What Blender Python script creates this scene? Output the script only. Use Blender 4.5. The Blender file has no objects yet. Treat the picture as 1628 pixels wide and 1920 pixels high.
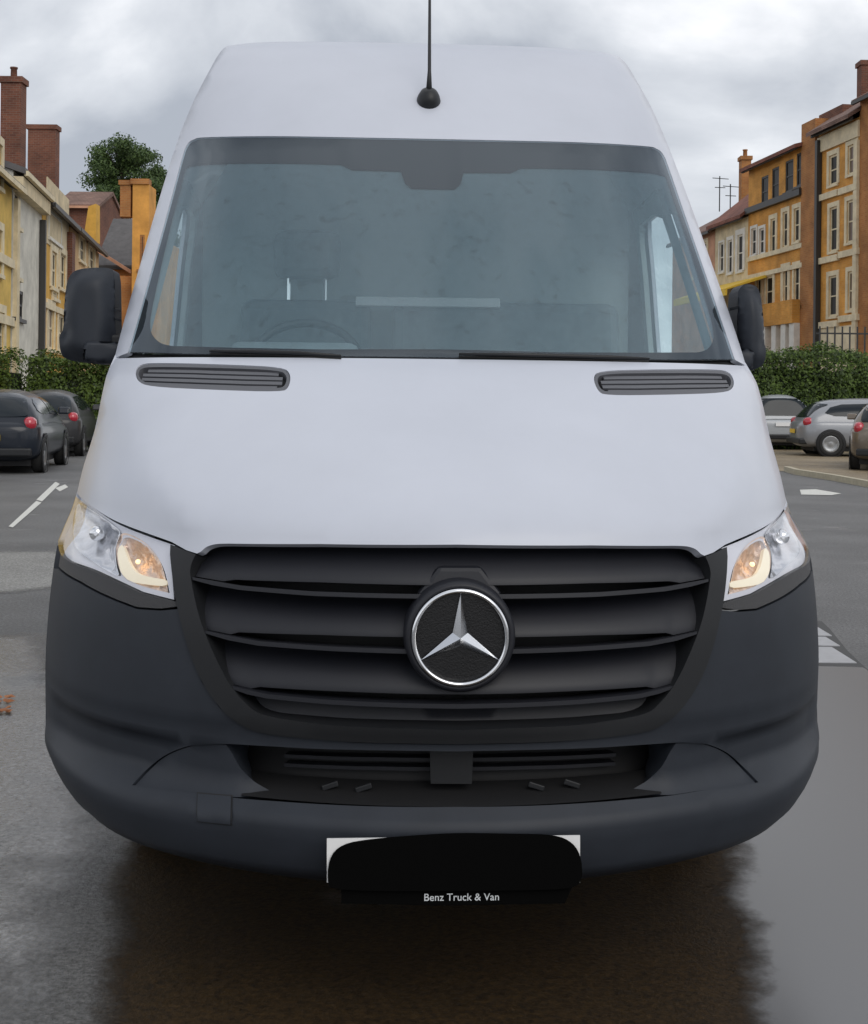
import bpy, math, random
from mathutils import Vector, Matrix
from mathutils.geometry import delaunay_2d_cdt

random.seed(7)
R = math.radians
scene = bpy.context.scene
col = scene.collection

# ------------------------------------------------------------------ camera
CX, HY, FPX, IMW = 814.0, 745.0, 2520.0, 1628.0
CAMH, ROLL = 1.35, R(0.6)
cam_d = bpy.data.cameras.new('camera')
cam = bpy.data.objects.new('camera', cam_d)
col.objects.link(cam)
cam.location = (0, 0, CAMH)
cam.rotation_euler = (R(90), -ROLL, 0)
cam_d.sensor_fit = 'HORIZONTAL'
cam_d.sensor_width = 36.0
cam_d.lens = 36.0 * FPX / IMW
# optical axis sits on the horizon; frame is shifted down
cam_d.shift_x = 0.0
cam_d.shift_y = -(960.0 - HY) / IMW
cam_d.clip_start = 0.05
cam_d.clip_end = 2000
scene.camera = cam

# ------------------------------------------------------------------ sky and sun
SUN_EL, SUN_AZ = R(38), R(150)          # behind the camera, a little to the right
world = bpy.data.worlds.new('World')
scene.world = world
world.use_nodes = True
wn, wl = world.node_tree.nodes, world.node_tree.links
wn.clear()
w_out = wn.new('ShaderNodeOutputWorld')
w_bg = wn.new('ShaderNodeBackground')
w_bg.inputs['Strength'].default_value = 0.1
wl.new(w_bg.outputs[0], w_out.inputs[0])
w_sky = wn.new('ShaderNodeTexSky')
w_sky.sky_type = 'NISHITA'
w_sky.sun_disc = False
w_sky.sun_elevation = SUN_EL
w_sky.sun_rotation = SUN_AZ
w_sky.air_density, w_sky.dust_density = 1.0, 2.0
tc = wn.new('ShaderNodeTexCoord')
sep = wn.new('ShaderNodeSeparateXYZ'); wl.new(tc.outputs['Generated'], sep.inputs[0])
def wmath(op, a, b=None):
    n = wn.new('ShaderNodeMath'); n.operation = op
    for i, v in enumerate((a, b)):
        if v is None: continue
        if isinstance(v, (int, float)): n.inputs[i].default_value = v
        else: wl.new(v, n.inputs[i])
    return n.outputs[0]
zz = wmath('ADD', wmath('MAXIMUM', sep.outputs[2], 0.0), 0.55)
cmb = wn.new('ShaderNodeCombineXYZ')
wl.new(wmath('DIVIDE', sep.outputs[0], zz), cmb.inputs[0])
wl.new(wmath('DIVIDE', sep.outputs[1], zz), cmb.inputs[1])
cmb.inputs[2].default_value = 110.88
w_n = wn.new('ShaderNodeTexNoise')
w_n.inputs['Scale'].default_value = 2.6
w_n.inputs['Detail'].default_value = 7
w_n.inputs['Roughness'].default_value = 0.52
w_n.inputs['Distortion'].default_value = 0.25
wl.new(cmb.outputs[0], w_n.inputs['Vector'])
w_r = wn.new('ShaderNodeValToRGB')
wl.new(w_n.outputs['Fac'], w_r.inputs[0])
el = w_r.color_ramp.elements
el[0].position, el[0].color = 0.36, (4.6, 4.95, 5.6, 1)
el[1].position, el[1].color = 0.585, (11.2, 11.3, 11.6, 1)
m = el.new(0.50); m.color = (7.9, 8.2, 8.7, 1)
w_mix = wn.new('ShaderNodeMix'); w_mix.data_type = 'RGBA'
w_mix.inputs['Factor'].default_value = 0.93
wl.new(w_sky.outputs[0], w_mix.inputs['A'])
wl.new(w_r.outputs[0], w_mix.inputs['B'])
wl.new(w_mix.outputs['Result'], w_bg.inputs['Color'])

sun_d = bpy.data.lights.new('sun', 'SUN')
sun_d.energy, sun_d.angle, sun_d.color = 1.1, R(40), (1.0, 0.95, 0.88)
sun = bpy.data.objects.new('sun', sun_d)
col.objects.link(sun)
sd = Vector((math.sin(SUN_AZ) * math.cos(SUN_EL), math.cos(SUN_AZ) * math.cos(SUN_EL), math.sin(SUN_EL)))
sun.rotation_euler = sd.to_track_quat('Z', 'Y').to_euler()
sun.location = sd * 60

scene.view_settings.view_transform = 'Standard'
scene.view_settings.look = 'None'
scene.view_settings.exposure = 0.0
scene.view_settings.gamma = 1.0
scene.view_settings.use_curve_mapping = False
scene.cycles.use_denoising = True
scene.cycles.max_bounces = 8
scene.cycles.transparent_max_bounces = 12

# ------------------------------------------------------------------ pixel -> place
CR, SR = math.cos(ROLL), math.sin(ROLL)
def ray(u, v):
    a, b = u - CX, v - HY
    a2, b2 = a * CR + b * SR, -a * SR + b * CR
    return Vector((a2 / FPX, 1.0, -b2 / FPX))
def ground(u, v, z=0.0):
    d = ray(u, v)
    t = (z - CAMH) / d.z
    return Vector((d.x * t, t, z))
def at(u, v, Y):
    d = ray(u, v)
    return Vector((d.x * Y, Y, CAMH + d.z * Y))

# ------------------------------------------------------------------ materials
M = {}
def mat(name, base, rough=0.5, metal=0.0, spec=0.5, noise=None, bump=None, coat=0.0, emis=None, estr=0.0, base2=None, coords='Object'):
    m = bpy.data.materials.new(name); m.use_nodes = True
    nt = m.node_tree; p = nt.nodes['Principled BSDF']
    p.inputs['Base Color'].default_value = (*base, 1)
    p.inputs['Roughness'].default_value = rough
    p.inputs['Metallic'].default_value = metal
    p.inputs['Specular IOR Level'].default_value = spec
    p.inputs['Coat Weight'].default_value = coat
    p.inputs['Coat Roughness'].default_value = 0.05
    if emis:
        p.inputs['Emission Color'].default_value = (*emis, 1)
        p.inputs['Emission Strength'].default_value = estr
    tcn = None
    if noise or bump:
        tcn = nt.nodes.new('ShaderNodeTexCoord')
    if noise:
        sc_, amt = noise
        n = nt.nodes.new('ShaderNodeTexNoise')
        n.inputs['Scale'].default_value = sc_; n.inputs['Detail'].default_value = 6
        n.inputs['Roughness'].default_value = 0.65
        nt.links.new(tcn.outputs[coords], n.inputs['Vector'])
        r = nt.nodes.new('ShaderNodeValToRGB')
        r.color_ramp.elements[0].position = 0.3; r.color_ramp.elements[1].position = 0.7
        b2 = base2 or tuple(min(1, c * (1 + amt)) for c in base)
        r.color_ramp.elements[0].color = (*[c * (1 - amt) for c in base], 1)
        r.color_ramp.elements[1].color = (*b2, 1)
        nt.links.new(n.outputs['Fac'], r.inputs[0])
        nt.links.new(r.outputs[0], p.inputs['Base Color'])
    if bump:
        sc_, st = bump
        n = nt.nodes.new('ShaderNodeTexNoise')
        n.inputs['Scale'].default_value = sc_; n.inputs['Detail'].default_value = 4
        nt.links.new(tcn.outputs[coords], n.inputs['Vector'])
        b = nt.nodes.new('ShaderNodeBump')
        b.inputs['Strength'].default_value = st; b.inputs['Distance'].default_value = 0.01
        nt.links.new(n.outputs['Fac'], b.inputs['Height'])
        nt.links.new(b.outputs[0], p.inputs['Normal'])
    M[name] = m
    return m

def glass(name, tint, ior=1.5, rough=0.0, refl=(1, 1, 1)):
    m = bpy.data.materials.new(name); m.use_nodes = True
    nt = m.node_tree; nt.nodes.clear()
    o = nt.nodes.new('ShaderNodeOutputMaterial')
    mx = nt.nodes.new('ShaderNodeMixShader')
    fr = nt.nodes.new('ShaderNodeFresnel')
    ge = nt.nodes.new('ShaderNodeNewGeometry'); im = nt.nodes.new('ShaderNodeMix')     # same reflectance from both faces of a thin pane
    im.inputs['A'].default_value = ior; im.inputs['B'].default_value = 1 / ior
    nt.links.new(ge.outputs['Backfacing'], im.inputs['Factor']); nt.links.new(im.outputs['Result'], fr.inputs['IOR'])
    tr = nt.nodes.new('ShaderNodeBsdfTransparent'); tr.inputs[0].default_value = (*tint, 1)
    gl = nt.nodes.new('ShaderNodeBsdfGlossy'); gl.inputs['Roughness'].default_value = rough
    gl.inputs['Color'].default_value = (*refl, 1)
    nt.links.new(fr.outputs[0], mx.inputs[0]); nt.links.new(tr.outputs[0], mx.inputs[1])
    nt.links.new(gl.outputs[0], mx.inputs[2]); nt.links.new(mx.outputs[0], o.inputs[0])
    M[name] = m
    return m

# van
mat('van_white', (0.50, 0.525, 0.59), 0.36, spec=.35, noise=(3.0, 0.03), coat=0.12)
mat('bumper_plastic', (0.019, 0.023, 0.031), 0.55, spec=.35, noise=(9, 0.12), bump=(900, 0.05))
mat('grille_black', (0.012, 0.013, 0.018), 0.5, spec=.4, bump=(900, 0.04))
mat('deep_black', (0.006, 0.006, 0.007), 0.7)
mat('gloss_black', (0.006, 0.006, 0.008), 0.12)
mat('trim_black', (0.014, 0.015, 0.017), 0.45, spec=.35)
mat('trim_texture', (0.05, 0.05, 0.053), 0.5, bump=(420, 0.6))
mat('vent_grey', (0.085, 0.088, 0.10), 0.5)
mat('chrome', (0.80, 0.81, 0.83), 0.14, metal=1.0)
mat('chrome_dark', (0.62, 0.63, 0.66), 0.24, metal=0.9, noise=(14, 0.2))
mat('bezel_silver', (0.66, 0.67, 0.72), 0.35, metal=0.25)
mat('lamp_warm', (0.80, 0.62, 0.50), 0.3, metal=0.7, noise=(26, 0.25), bump=(45, 0.8))
mat('lamp_strip', (0.80, 0.76, 0.62), 0.3, emis=(1.0, 0.80, 0.48), estr=0.22)
mat('bulb_glow', (1, 0.8, 0.5), 0.4, emis=(1.0, 0.70, 0.38), estr=1.2)
mat('frit', (0.012, 0.012, 0.015), 0.6, spec=.2)
mat('plate_white', (0.78, 0.78, 0.78), 0.3)
mat('matt_black', (0.004, 0.004, 0.004), 0.9, spec=0.0)
mat('letter_white', (0.65, 0.68, 0.7), 0.5)
mat('rubber', (0.014, 0.014, 0.014), 0.8, noise=(30, 0.2))
mat('rim_grey', (0.35, 0.36, 0.37), 0.35, metal=0.8)
mat('dash_grey', (0.17, 0.20, 0.205), 0.7, noise=(6, 0.15))
mat('cab_trim', (0.30, 0.34, 0.34), 0.8)
mat('seat_cloth', (0.12, 0.14, 0.145), 0.9, noise=(20, 0.2))
mat('paper', (0.75, 0.77, 0.77), 0.7)
glass('windscreen_glass', (0.80, 0.90, 0.93), 1.64, refl=(0.82, 0.91, 1.0))
glass('side_glass', (0.85, 0.93, 0.93), 1.12)
def film(name):
    m = bpy.data.materials.new(name); m.use_nodes = True
    nt = m.node_tree; nt.nodes.clear()
    o = nt.nodes.new('ShaderNodeOutputMaterial'); mx = nt.nodes.new('ShaderNodeMixShader')
    tr = nt.nodes.new('ShaderNodeBsdfTransparent'); df = nt.nodes.new('ShaderNodeBsdfDiffuse'); df.inputs[0].default_value = (.32, .42, .47, 1)
    t = nt.nodes.new('ShaderNodeTexCoord'); mp = nt.nodes.new('ShaderNodeMapping'); mp.inputs['Scale'].default_value = (1, 1, .45)
    n = nt.nodes.new('ShaderNodeTexNoise'); n.inputs['Scale'].default_value = 34; n.inputs['Detail'].default_value = 5; n.inputs['Roughness'].default_value = .7
    nt.links.new(t.outputs['Object'], mp.inputs[0]); nt.links.new(mp.outputs[0], n.inputs['Vector'])
    r = nt.nodes.new('ShaderNodeValToRGB'); nt.links.new(n.outputs['Fac'], r.inputs[0])
    r.color_ramp.elements[0].position, r.color_ramp.elements[0].color = .28, (.11, .11, .11, 1)
    r.color_ramp.elements[1].position, r.color_ramp.elements[1].color = .46, (.24, .24, .24, 1)
    nt.links.new(r.outputs[0], mx.inputs[0]); nt.links.new(tr.outputs[0], mx.inputs[1]); nt.links.new(df.outputs[0], mx.inputs[2]); nt.links.new(mx.outputs[0], o.inputs[0])
    M[name] = m
film('haze_film')  # pale mottled haze, painted to lighten the windscreen
glass('lamp_lens', (0.97, 0.97, 0.98), 1.3)

# ------------------------------------------------------------------ mesh helpers
def link_mesh(name, verts, faces, material, parent=None, smooth=False, normals=None):
    me = bpy.data.meshes.new(name)
    me.from_pydata([tuple(v) for v in verts], [], faces)
    me.update()
    if material:
        me.materials.append(M[material] if isinstance(material, str) else material)
    if smooth or normals:
        me.polygons.foreach_set('use_smooth', [True] * len(me.polygons))
    if normals:
        me.normals_split_custom_set_from_vertices([tuple(n) for n in normals])
    o = bpy.data.objects.new(name, me)
    col.objects.link(o)
    if parent: o.parent = parent
    return o

def tag(o, label=None, cat=None, group=None, kind=None):
    if label: o['label'] = label
    if cat: o['category'] = cat
    if group: o['group'] = group
    if kind: o['kind'] = kind
    return o

def empty(name, loc=(0, 0, 0), rz=0.0):
    o = bpy.data.objects.new(name, None)
    o.empty_display_size = 0.2
    col.objects.link(o)
    o.location = loc; o.rotation_euler = (0, 0, rz)
    return o

class MB:
    def __init__(s): s.v, s.f = [], []
    def add(s, vs, fs):
        n = len(s.v); s.v += [Vector(v) for v in vs]; s.f += [tuple(i + n for i in f) for f in fs]
        return s
    def box(s, x0, x1, y0, y1, z0, z1, mtx=None):
        vs = [Vector((x, y, z)) for z in (z0, z1) for y in (y0, y1) for x in (x0, x1)]
        if mtx: vs = [mtx @ v for v in vs]
        return s.add(vs, [(0, 2, 3, 1), (4, 5, 7, 6), (0, 1, 5, 4), (2, 6, 7, 3), (0, 4, 6, 2), (1, 3, 7, 5)])
    def prism(s, poly, fn, d0, d1):
        """poly of 2D points -> fn(a, b, depth); closed prism"""
        n = len(poly)
        vs = [fn(a, b, d0) for a, b in poly] + [fn(a, b, d1) for a, b in poly]
        fs = [tuple(range(n)), tuple(range(2 * n - 1, n - 1, -1))]
        fs += [(i, i + n, (i + 1) % n + n, (i + 1) % n) for i in range(n)]
        return s.add(vs, fs)
    def tube(s, pts, r, seg=10, caps=True):
        pts = [Vector(p) for p in pts]
        rs = r if isinstance(r, (list, tuple)) else [r] * len(pts)
        rings = []
        for i, p in enumerate(pts):
            d = (pts[min(i + 1, len(pts) - 1)] - pts[max(i - 1, 0)]).normalized()
            a = d.orthogonal().normalized() if i == 0 else (rings_a - d * rings_a.dot(d)).normalized()
            rings_a = a
            b = d.cross(a)
            rings.append([p + (a * math.cos(t) + b * math.sin(t)) * rs[i] for t in [2 * math.pi * k / seg for k in range(seg)]])
        vs = [v for rg in rings for v in rg]
        fs = []
        for i in range(len(pts) - 1):
            for k in range(seg):
                fs.append((i * seg + k, i * seg + (k + 1) % seg, (i + 1) * seg + (k + 1) % seg, (i + 1) * seg + k))
        if caps:
            fs.append(tuple(range(seg - 1, -1, -1))); fs.append(tuple((len(pts) - 1) * seg + k for k in range(seg)))
        return s.add(vs, fs)
    def lathe(s, prof, seg, fn):
        """prof list of (radius, height); fn(r cos, r sin, h) -> Vector"""
        n = len(prof)
        vs = [fn(r * math.cos(2 * math.pi * k / seg), r * math.sin(2 * math.pi * k / seg), h) for k in range(seg) for r, h in prof]
        fs = [(k * n + i, ((k + 1) % seg) * n + i, ((k + 1) % seg) * n + i + 1, k * n + i + 1) for k in range(seg) for i in range(n - 1)]
        return s.add(vs, fs)
    def build(s, name, material, parent=None, smooth=False, bevel=0.0):
        o = link_mesh(name, s.v, s.f, material, parent, smooth)
        if bevel:
            b = o.modifiers.new('bevel', 'BEVEL'); b.width = bevel; b.segments = 2; b.limit_method = 'ANGLE'; b.angle_limit = R(35)
        return o

def inside(p, poly):
    x, y = p; c = False; n = len(poly); j = n - 1
    for i in range(n):
        xi, yi = poly[i]; xj, yj = poly[j]
        if (yi > y) != (yj > y) and x < (xj - xi) * (y - yi) / (yj - yi + 1e-12) + xi: c = not c
        j = i
    return c
def resample(poly, step):
    out = []
    for i in range(len(poly)):
        a, b = poly[i], poly[(i + 1) % len(poly)]
        d = math.hypot(b[0] - a[0], b[1] - a[1])
        if d < 1e-6: continue
        n = max(1, int(math.ceil(d / step)))
        out += [(a[0] + (b[0] - a[0]) * k / n, a[1] + (b[1] - a[1]) * k / n) for k in range(n)]
    return out
def smooth_poly(poly, it=1, keep=()):
    """Chaikin corner cutting; indices in keep stay sharp"""
    pts = [(p, i in keep) for i, p in enumerate(poly)]
    for _ in range(it):
        out = []
        n = len(pts)
        for i in range(n):
            (p0, k0), (p1, k1) = pts[i], pts[(i + 1) % n]
            if k0: out.append((p0, True))
            else: out.append(((p0[0] * .75 + p1[0] * .25, p0[1] * .75 + p1[1] * .25), False))
            if not k1: out.append(((p0[0] * .25 + p1[0] * .75, p0[1] * .25 + p1[1] * .75), False))
        pts = out
    return [p for p, k in pts]
def cr(px, n=4):
    """open Catmull-Rom curve through the points"""
    out = []
    for i in range(len(px) - 1):
        p0, p1, p2, p3 = px[max(i - 1, 0)], px[i], px[i + 1], px[min(i + 2, len(px) - 1)]
        for k in range(n):
            t = k / n
            out.append(tuple(.5 * (2 * b + (c - a) * t + (2 * a - 5 * b + 4 * c - d) * t * t + (3 * b - a - 3 * c + d) * t ** 3) for a, b, c, d in zip(p0, p1, p2, p3)))
    return out + [tuple(px[-1])]
def seg_dist(p, a, b):
    dx, dy = b[0] - a[0], b[1] - a[1]
    L = dx * dx + dy * dy
    t = 0 if L == 0 else max(0, min(1, ((p[0] - a[0]) * dx + (p[1] - a[1]) * dy) / L))
    return math.hypot(p[0] - a[0] - t * dx, p[1] - a[1] - t * dy)

def panel(name, outer, surf, material, parent=None, step=0.05, holes=(), thick=0.012, off=0.0, normal=None, rim=True, bstep=None, rimdir=None):
    bs = bstep or step
    loops = [resample(outer, bs)] + [resample(h, bs) for h in holes]
    pts, edges = [], []
    for lp in loops:
        b = len(pts); pts += [Vector(p) for p in lp]
        edges += [(b + i, b + (i + 1) % len(lp)) for i in range(len(lp))]
    nb = len(pts)
    xs = [p[0] for p in loops[0]]; ys = [p[1] for p in loops[0]]
    segs = [(pts[a], pts[b]) for a, b in edges]
    gx = int((max(xs) - min(xs)) / step); gy = int((max(ys) - min(ys)) / step)
    for j in range(1, gy + 1):
        for i in range(1, gx + 1):
            q = (min(xs) + i * step + (0.31 * step if j % 2 else 0), min(ys) + (j - .5) * step)
            if not inside(q, loops[0]) or any(inside(q, h) for h in loops[1:]): continue
            if any(abs(q[0] - a[0]) < 2.5 * max(step, bs) and seg_dist(q, a, b) < 0.45 * step for a, b in segs): continue
            pts.append(Vector(q))
    v2, e2, f2, _, _, _ = delaunay_2d_cdt(pts, edges, [], 0, 1e-7)
    def nrm(p):
        if normal: return Vector(normal)
        e = 1e-3
        du = surf((p[0] + e, p[1])) - surf((p[0] - e, p[1]))
        dv = surf((p[0], p[1] + e)) - surf((p[0], p[1] - e))
        return du.cross(dv).normalized()
    N = [nrm(p) for p in v2]
    V = [surf(p) + n * off for p, n in zip(v2, N)]
    F = []
    for f in f2:
        c = (sum(v2[i][0] for i in f) / len(f), sum(v2[i][1] for i in f) / len(f))
        if not inside(c, loops[0]) or any(inside(c, h) for h in loops[1:]): continue
        g = (V[f[1]] - V[f[0]]).cross(V[f[2]] - V[f[0]])
        if g.length < 1e-14: continue
        F.append(tuple(f) if g.dot(N[f[0]]) > 0 else tuple(reversed(f)))
    VN = list(N)
    if rim and thick:
        for li, lp in enumerate(loops):
            n = len(lp); b = len(V)
            area = sum(lp[i][0] * lp[(i + 1) % n][1] - lp[(i + 1) % n][0] * lp[i][1] for i in range(n))
            top = []; nn = []
            for p in lp:
                q = nrm(p); nn.append(q); top.append(surf(p) + q * off)
            bot = [t + (Vector(rimdir) if rimdir else -q) * thick for t, q in zip(top, nn)]
            sgn = (1 if area > 0 else -1) * (1 if li == 0 else -1)
            for i in range(n):
                tdir = (top[(i + 1) % n] - top[i - 1])
                on = tdir.cross(nn[i]) * sgn
                on = on.normalized() if on.length > 1e-9 else nn[i]
                V += [top[i], bot[i]]; VN += [on, on]
            for i in range(n):
                j = (i + 1) % n
                q = (b + 2 * i, b + 2 * j, b + 2 * j + 1, b + 2 * i + 1)
                g = (V[q[1]] - V[q[0]]).cross(V[q[2]] - V[q[0]])
                F.append(q if g.dot(VN[q[0]]) > 0 else tuple(reversed(q)))
    return link_mesh(name, V, F, material, parent, True, VN)

def pchip(xs, ys):
    n = len(xs); h = [xs[i + 1] - xs[i] for i in range(n - 1)]; d = [(ys[i + 1] - ys[i]) / h[i] for i in range(n - 1)]
    mm = [d[0]] + [0 if d[i - 1] * d[i] <= 0 else 2 * d[i - 1] * d[i] / (d[i - 1] + d[i]) for i in range(1, n - 1)] + [d[-1]]
    def f(x):
        if x <= xs[0]: return ys[0] + mm[0] * (x - xs[0])
        if x >= xs[-1]: return ys[-1] + mm[-1] * (x - xs[-1])
        i = 0
        while x > xs[i + 1]: i += 1
        t = (x - xs[i]) / h[i]
        return (ys[i] * (1 + 2 * t) * (1 - t) ** 2 + h[i] * mm[i] * t * (1 - t) ** 2 + ys[i + 1] * t * t * (3 - 2 * t) + h[i] * mm[i + 1] * t * t * (t - 1))
    return f
def sstep(a, b, x):
    t = max(0.0, min(1.0, (x - a) / (b - a))); return t * t * (3 - 2 * t)

# ================================================================== THE SETTING: GROUND
def asphalt(name, base, wet=0.5, bump=.7, spec=.5):
    m = bpy.data.materials.new(name); m.use_nodes = True
    nt = m.node_tree; N, Lk = nt.nodes, nt.links
    p = N['Principled BSDF']
    t = N.new('ShaderNodeTexCoord')
    def noise(scale, detail=5, rough=.6):
        n = N.new('ShaderNodeTexNoise'); n.inputs['Scale'].default_value = scale
        n.inputs['Detail'].default_value = detail; n.inputs['Roughness'].default_value = rough
        Lk.new(t.outputs['Object'], n.inputs['Vector']); return n.outputs['Fac']
    def ramp(f, p0, c0, p1, c1):
        r = N.new('ShaderNodeValToRGB'); Lk.new(f, r.inputs[0])
        r.color_ramp.elements[0].position, r.color_ramp.elements[0].color = p0, (*c0, 1)
        r.color_ramp.elements[1].position, r.color_ramp.elements[1].color = p1, (*c1, 1)
        return r.outputs[0]
    fine = ramp(noise(55, 7, .85), .36, [c * .22 for c in base], .66, [c * 2.1 for c in base])
    big = ramp(noise(.7, 6), .3, (.7,) * 3, .7, (1.25,) * 3)
    mx = N.new('ShaderNodeMix'); mx.data_type = 'RGBA'; mx.blend_type = 'MULTIPLY'; mx.inputs['Factor'].default_value = 1
    Lk.new(fine, mx.inputs['A']); Lk.new(big, mx.inputs['B'])
    Lk.new(mx.outputs['Result'], p.inputs['Base Color'])
    wv = ramp(noise(1.3, 6, .6), .62 - wet * .3, (.62,) * 3, .80 - wet * .3, (.16,) * 3)
    Lk.new(wv, p.inputs['Roughness'])
    b = N.new('ShaderNodeBump'); p.inputs['Specular IOR Level'].default_value = spec
    b.inputs['Strength'].default_value = bump; b.inputs['Distance'].default_value = .008
    Lk.new(noise(75, 5, .7), b.inputs['Height']); Lk.new(b.outputs[0], p.inputs['Normal'])
    M[name] = m
asphalt('asphalt_wet', (.105, .105, .105), .05)
asphalt('asphalt_soaked', (.15, .15, .152), 1.1, .22, .7)
asphalt('asphalt_brown_shade', (.026, .015, .005), .2, .5, .22)  # brown dirt tone, darkened to carry the shade under the van
asphalt('asphalt_pale', (.20, .197, .186), 0.0, .3)
asphalt('gravel_tan', (.21, .165, .105), .1)
mat('road_paint', (.62, .62, .58), .5, noise=(40, .25))
mat('concrete_slab', (.36, .37, .39), .35, noise=(7, .12))
mat('joint_dark', (.06, .06, .06), .8)
mat('kerb_stone', (.42, .38, .28), .6, noise=(10, .15))

def water(name):
    m = bpy.data.materials.new(name); m.use_nodes = True
    nt = m.node_tree; p = nt.nodes['Principled BSDF']
    p.inputs['Base Color'].default_value = (.10, .102, .108, 1)
    p.inputs['Roughness'].default_value = .3
    p.inputs['IOR'].default_value = 1.62
    t = nt.nodes.new('ShaderNodeTexCoord'); n = nt.nodes.new('ShaderNodeTexNoise')
    n.inputs['Scale'].default_value = 5; n.inputs['Detail'].default_value = 3
    nt.links.new(t.outputs['Object'], n.inputs['Vector'])
    b = nt.nodes.new('ShaderNodeBump'); b.inputs['Strength'].default_value = .012; b.inputs['Distance'].default_value = .02
    nt.links.new(n.outputs['Fac'], b.inputs['Height']); nt.links.new(b.outputs[0], p.inputs['Normal'])
    M[name] = m
water('puddle_water')
fade_ok = True

def fade_alpha(name, k=2.2, scale=9):
    m = M[name]; nt = m.node_tree; p = nt.nodes['Principled BSDF']
    a = nt.nodes.new('ShaderNodeAttribute'); a.attribute_name = 'fade'
    t = nt.nodes.new('ShaderNodeTexCoord'); n = nt.nodes.new('ShaderNodeTexNoise')
    n.inputs['Scale'].default_value = scale; n.inputs['Detail'].default_value = 8; n.inputs['Roughness'].default_value = .75
    nt.links.new(t.outputs['Object'], n.inputs['Vector'])
    def mth(op, x, y):
        q = nt.nodes.new('ShaderNodeMath'); q.operation = op
        for i, v in enumerate((x, y)):
            if isinstance(v, (int, float)): q.inputs[i].default_value = v
            else: nt.links.new(v, q.inputs[i])
        return q.outputs[0]
    d = mth('SUBTRACT', mth('MULTIPLY', a.outputs['Fac'], 1.5), n.outputs['Fac'])
    cl = nt.nodes.new('ShaderNodeClamp'); nt.links.new(mth('MULTIPLY', d, k), cl.inputs[0])
    nt.links.new(cl.outputs[0], p.inputs['Alpha'])
def faded(name, poly, z, material, width, kind='structure'):
    """sheet whose rim thins out over `width` metres"""
    step = width * .55
    lp = resample(poly, step); n = len(lp)
    xs = [p[0] for p in lp]; ys = [p[1] for p in lp]
    def dist(q): return min(seg_dist(q, lp[i], lp[(i + 1) % n]) for i in range(n))
    pts = [Vector(p) for p in lp]; cell = max(step, (max(xs) - min(xs)) / 70, (max(ys) - min(ys)) / 70)
    for jj in range(int((max(ys) - min(ys)) / cell) + 1):
        for ii in range(int((max(xs) - min(xs)) / cell) + 1):
            q = (min(xs) + (ii + (.5 if jj % 2 else 0)) * cell, min(ys) + jj * cell)
            if inside(q, lp):
                d = dist(q)
                if d > step * .4 and (d < width * 2.5 or (ii % 3 == 0 and jj % 3 == 0)): pts.append(Vector(q))
    v2, _, f2, _, _, _ = delaunay_2d_cdt(pts, [(i, (i + 1) % n) for i in range(n)], [], 0, 1e-7)
    Fc = []
    for f in f2:
        c = (sum(v2[i][0] for i in f) / 3, sum(v2[i][1] for i in f) / 3)
        if inside(c, lp):
            a_, b_, c_ = [v2[i] for i in f]
            Fc.append(tuple(f) if (b_ - a_).cross(c_ - a_) > 0 else tuple(reversed(f)))
    o = link_mesh(name, [(p[0], p[1], z) for p in v2], Fc, material)
    at_ = o.data.attributes.new('fade', 'FLOAT', 'POINT')
    at_.data.foreach_set('value', [min(1.0, dist(p) / width) for p in v2])
    return tag(o, kind=kind)
def sheet(name, poly, z, material, kind='structure', fine=None):
    o = link_mesh(name, [(p[0], p[1], z) for p in poly], [tuple(range(len(poly)))], material)
    if o.data.polygons[0].normal.z < 0: o.data.flip_normals()
    return tag(o, kind=kind)
def ragged(poly, step, amp, seed):
    rnd = random.Random(seed); out = []
    for x, y in resample(poly, step):
        s = amp * (0.4 + 0.12 * max(0, y - 3))
        out.append((x + rnd.uniform(-s, s), y + rnd.uniform(-s, s)))
    return smooth_poly(out, 2)
def gpts(px): return [tuple(ground(u, v)[:2]) for u, v in px]

sheet('ground', [(-600, -40), (600, -40), (600, 1400), (-600, 1400)], 0.0, 'asphalt_wet')
# muddy brown film with the van's shade painted into its dark colour
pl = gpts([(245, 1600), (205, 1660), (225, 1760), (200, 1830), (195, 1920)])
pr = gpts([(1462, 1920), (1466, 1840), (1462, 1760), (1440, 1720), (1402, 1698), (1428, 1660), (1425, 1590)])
fade_alpha('asphalt_brown_shade', 1.7, 10); fade_alpha('asphalt_soaked', 1.6, 5); fade_alpha('puddle_water', 5, 4); fade_alpha('asphalt_pale', 1.6, 3)
faded('mud_shade_film', ([(-1.0, 8.5)] + [(x - .12, y) for x, y in pl] + [(-.76, 1.4), (.80, 1.4)] + [(x + .07, y) for x, y in pr] + [(1.06, 8.5)]), 0.0145, 'asphalt_brown_shade', .24)
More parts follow.
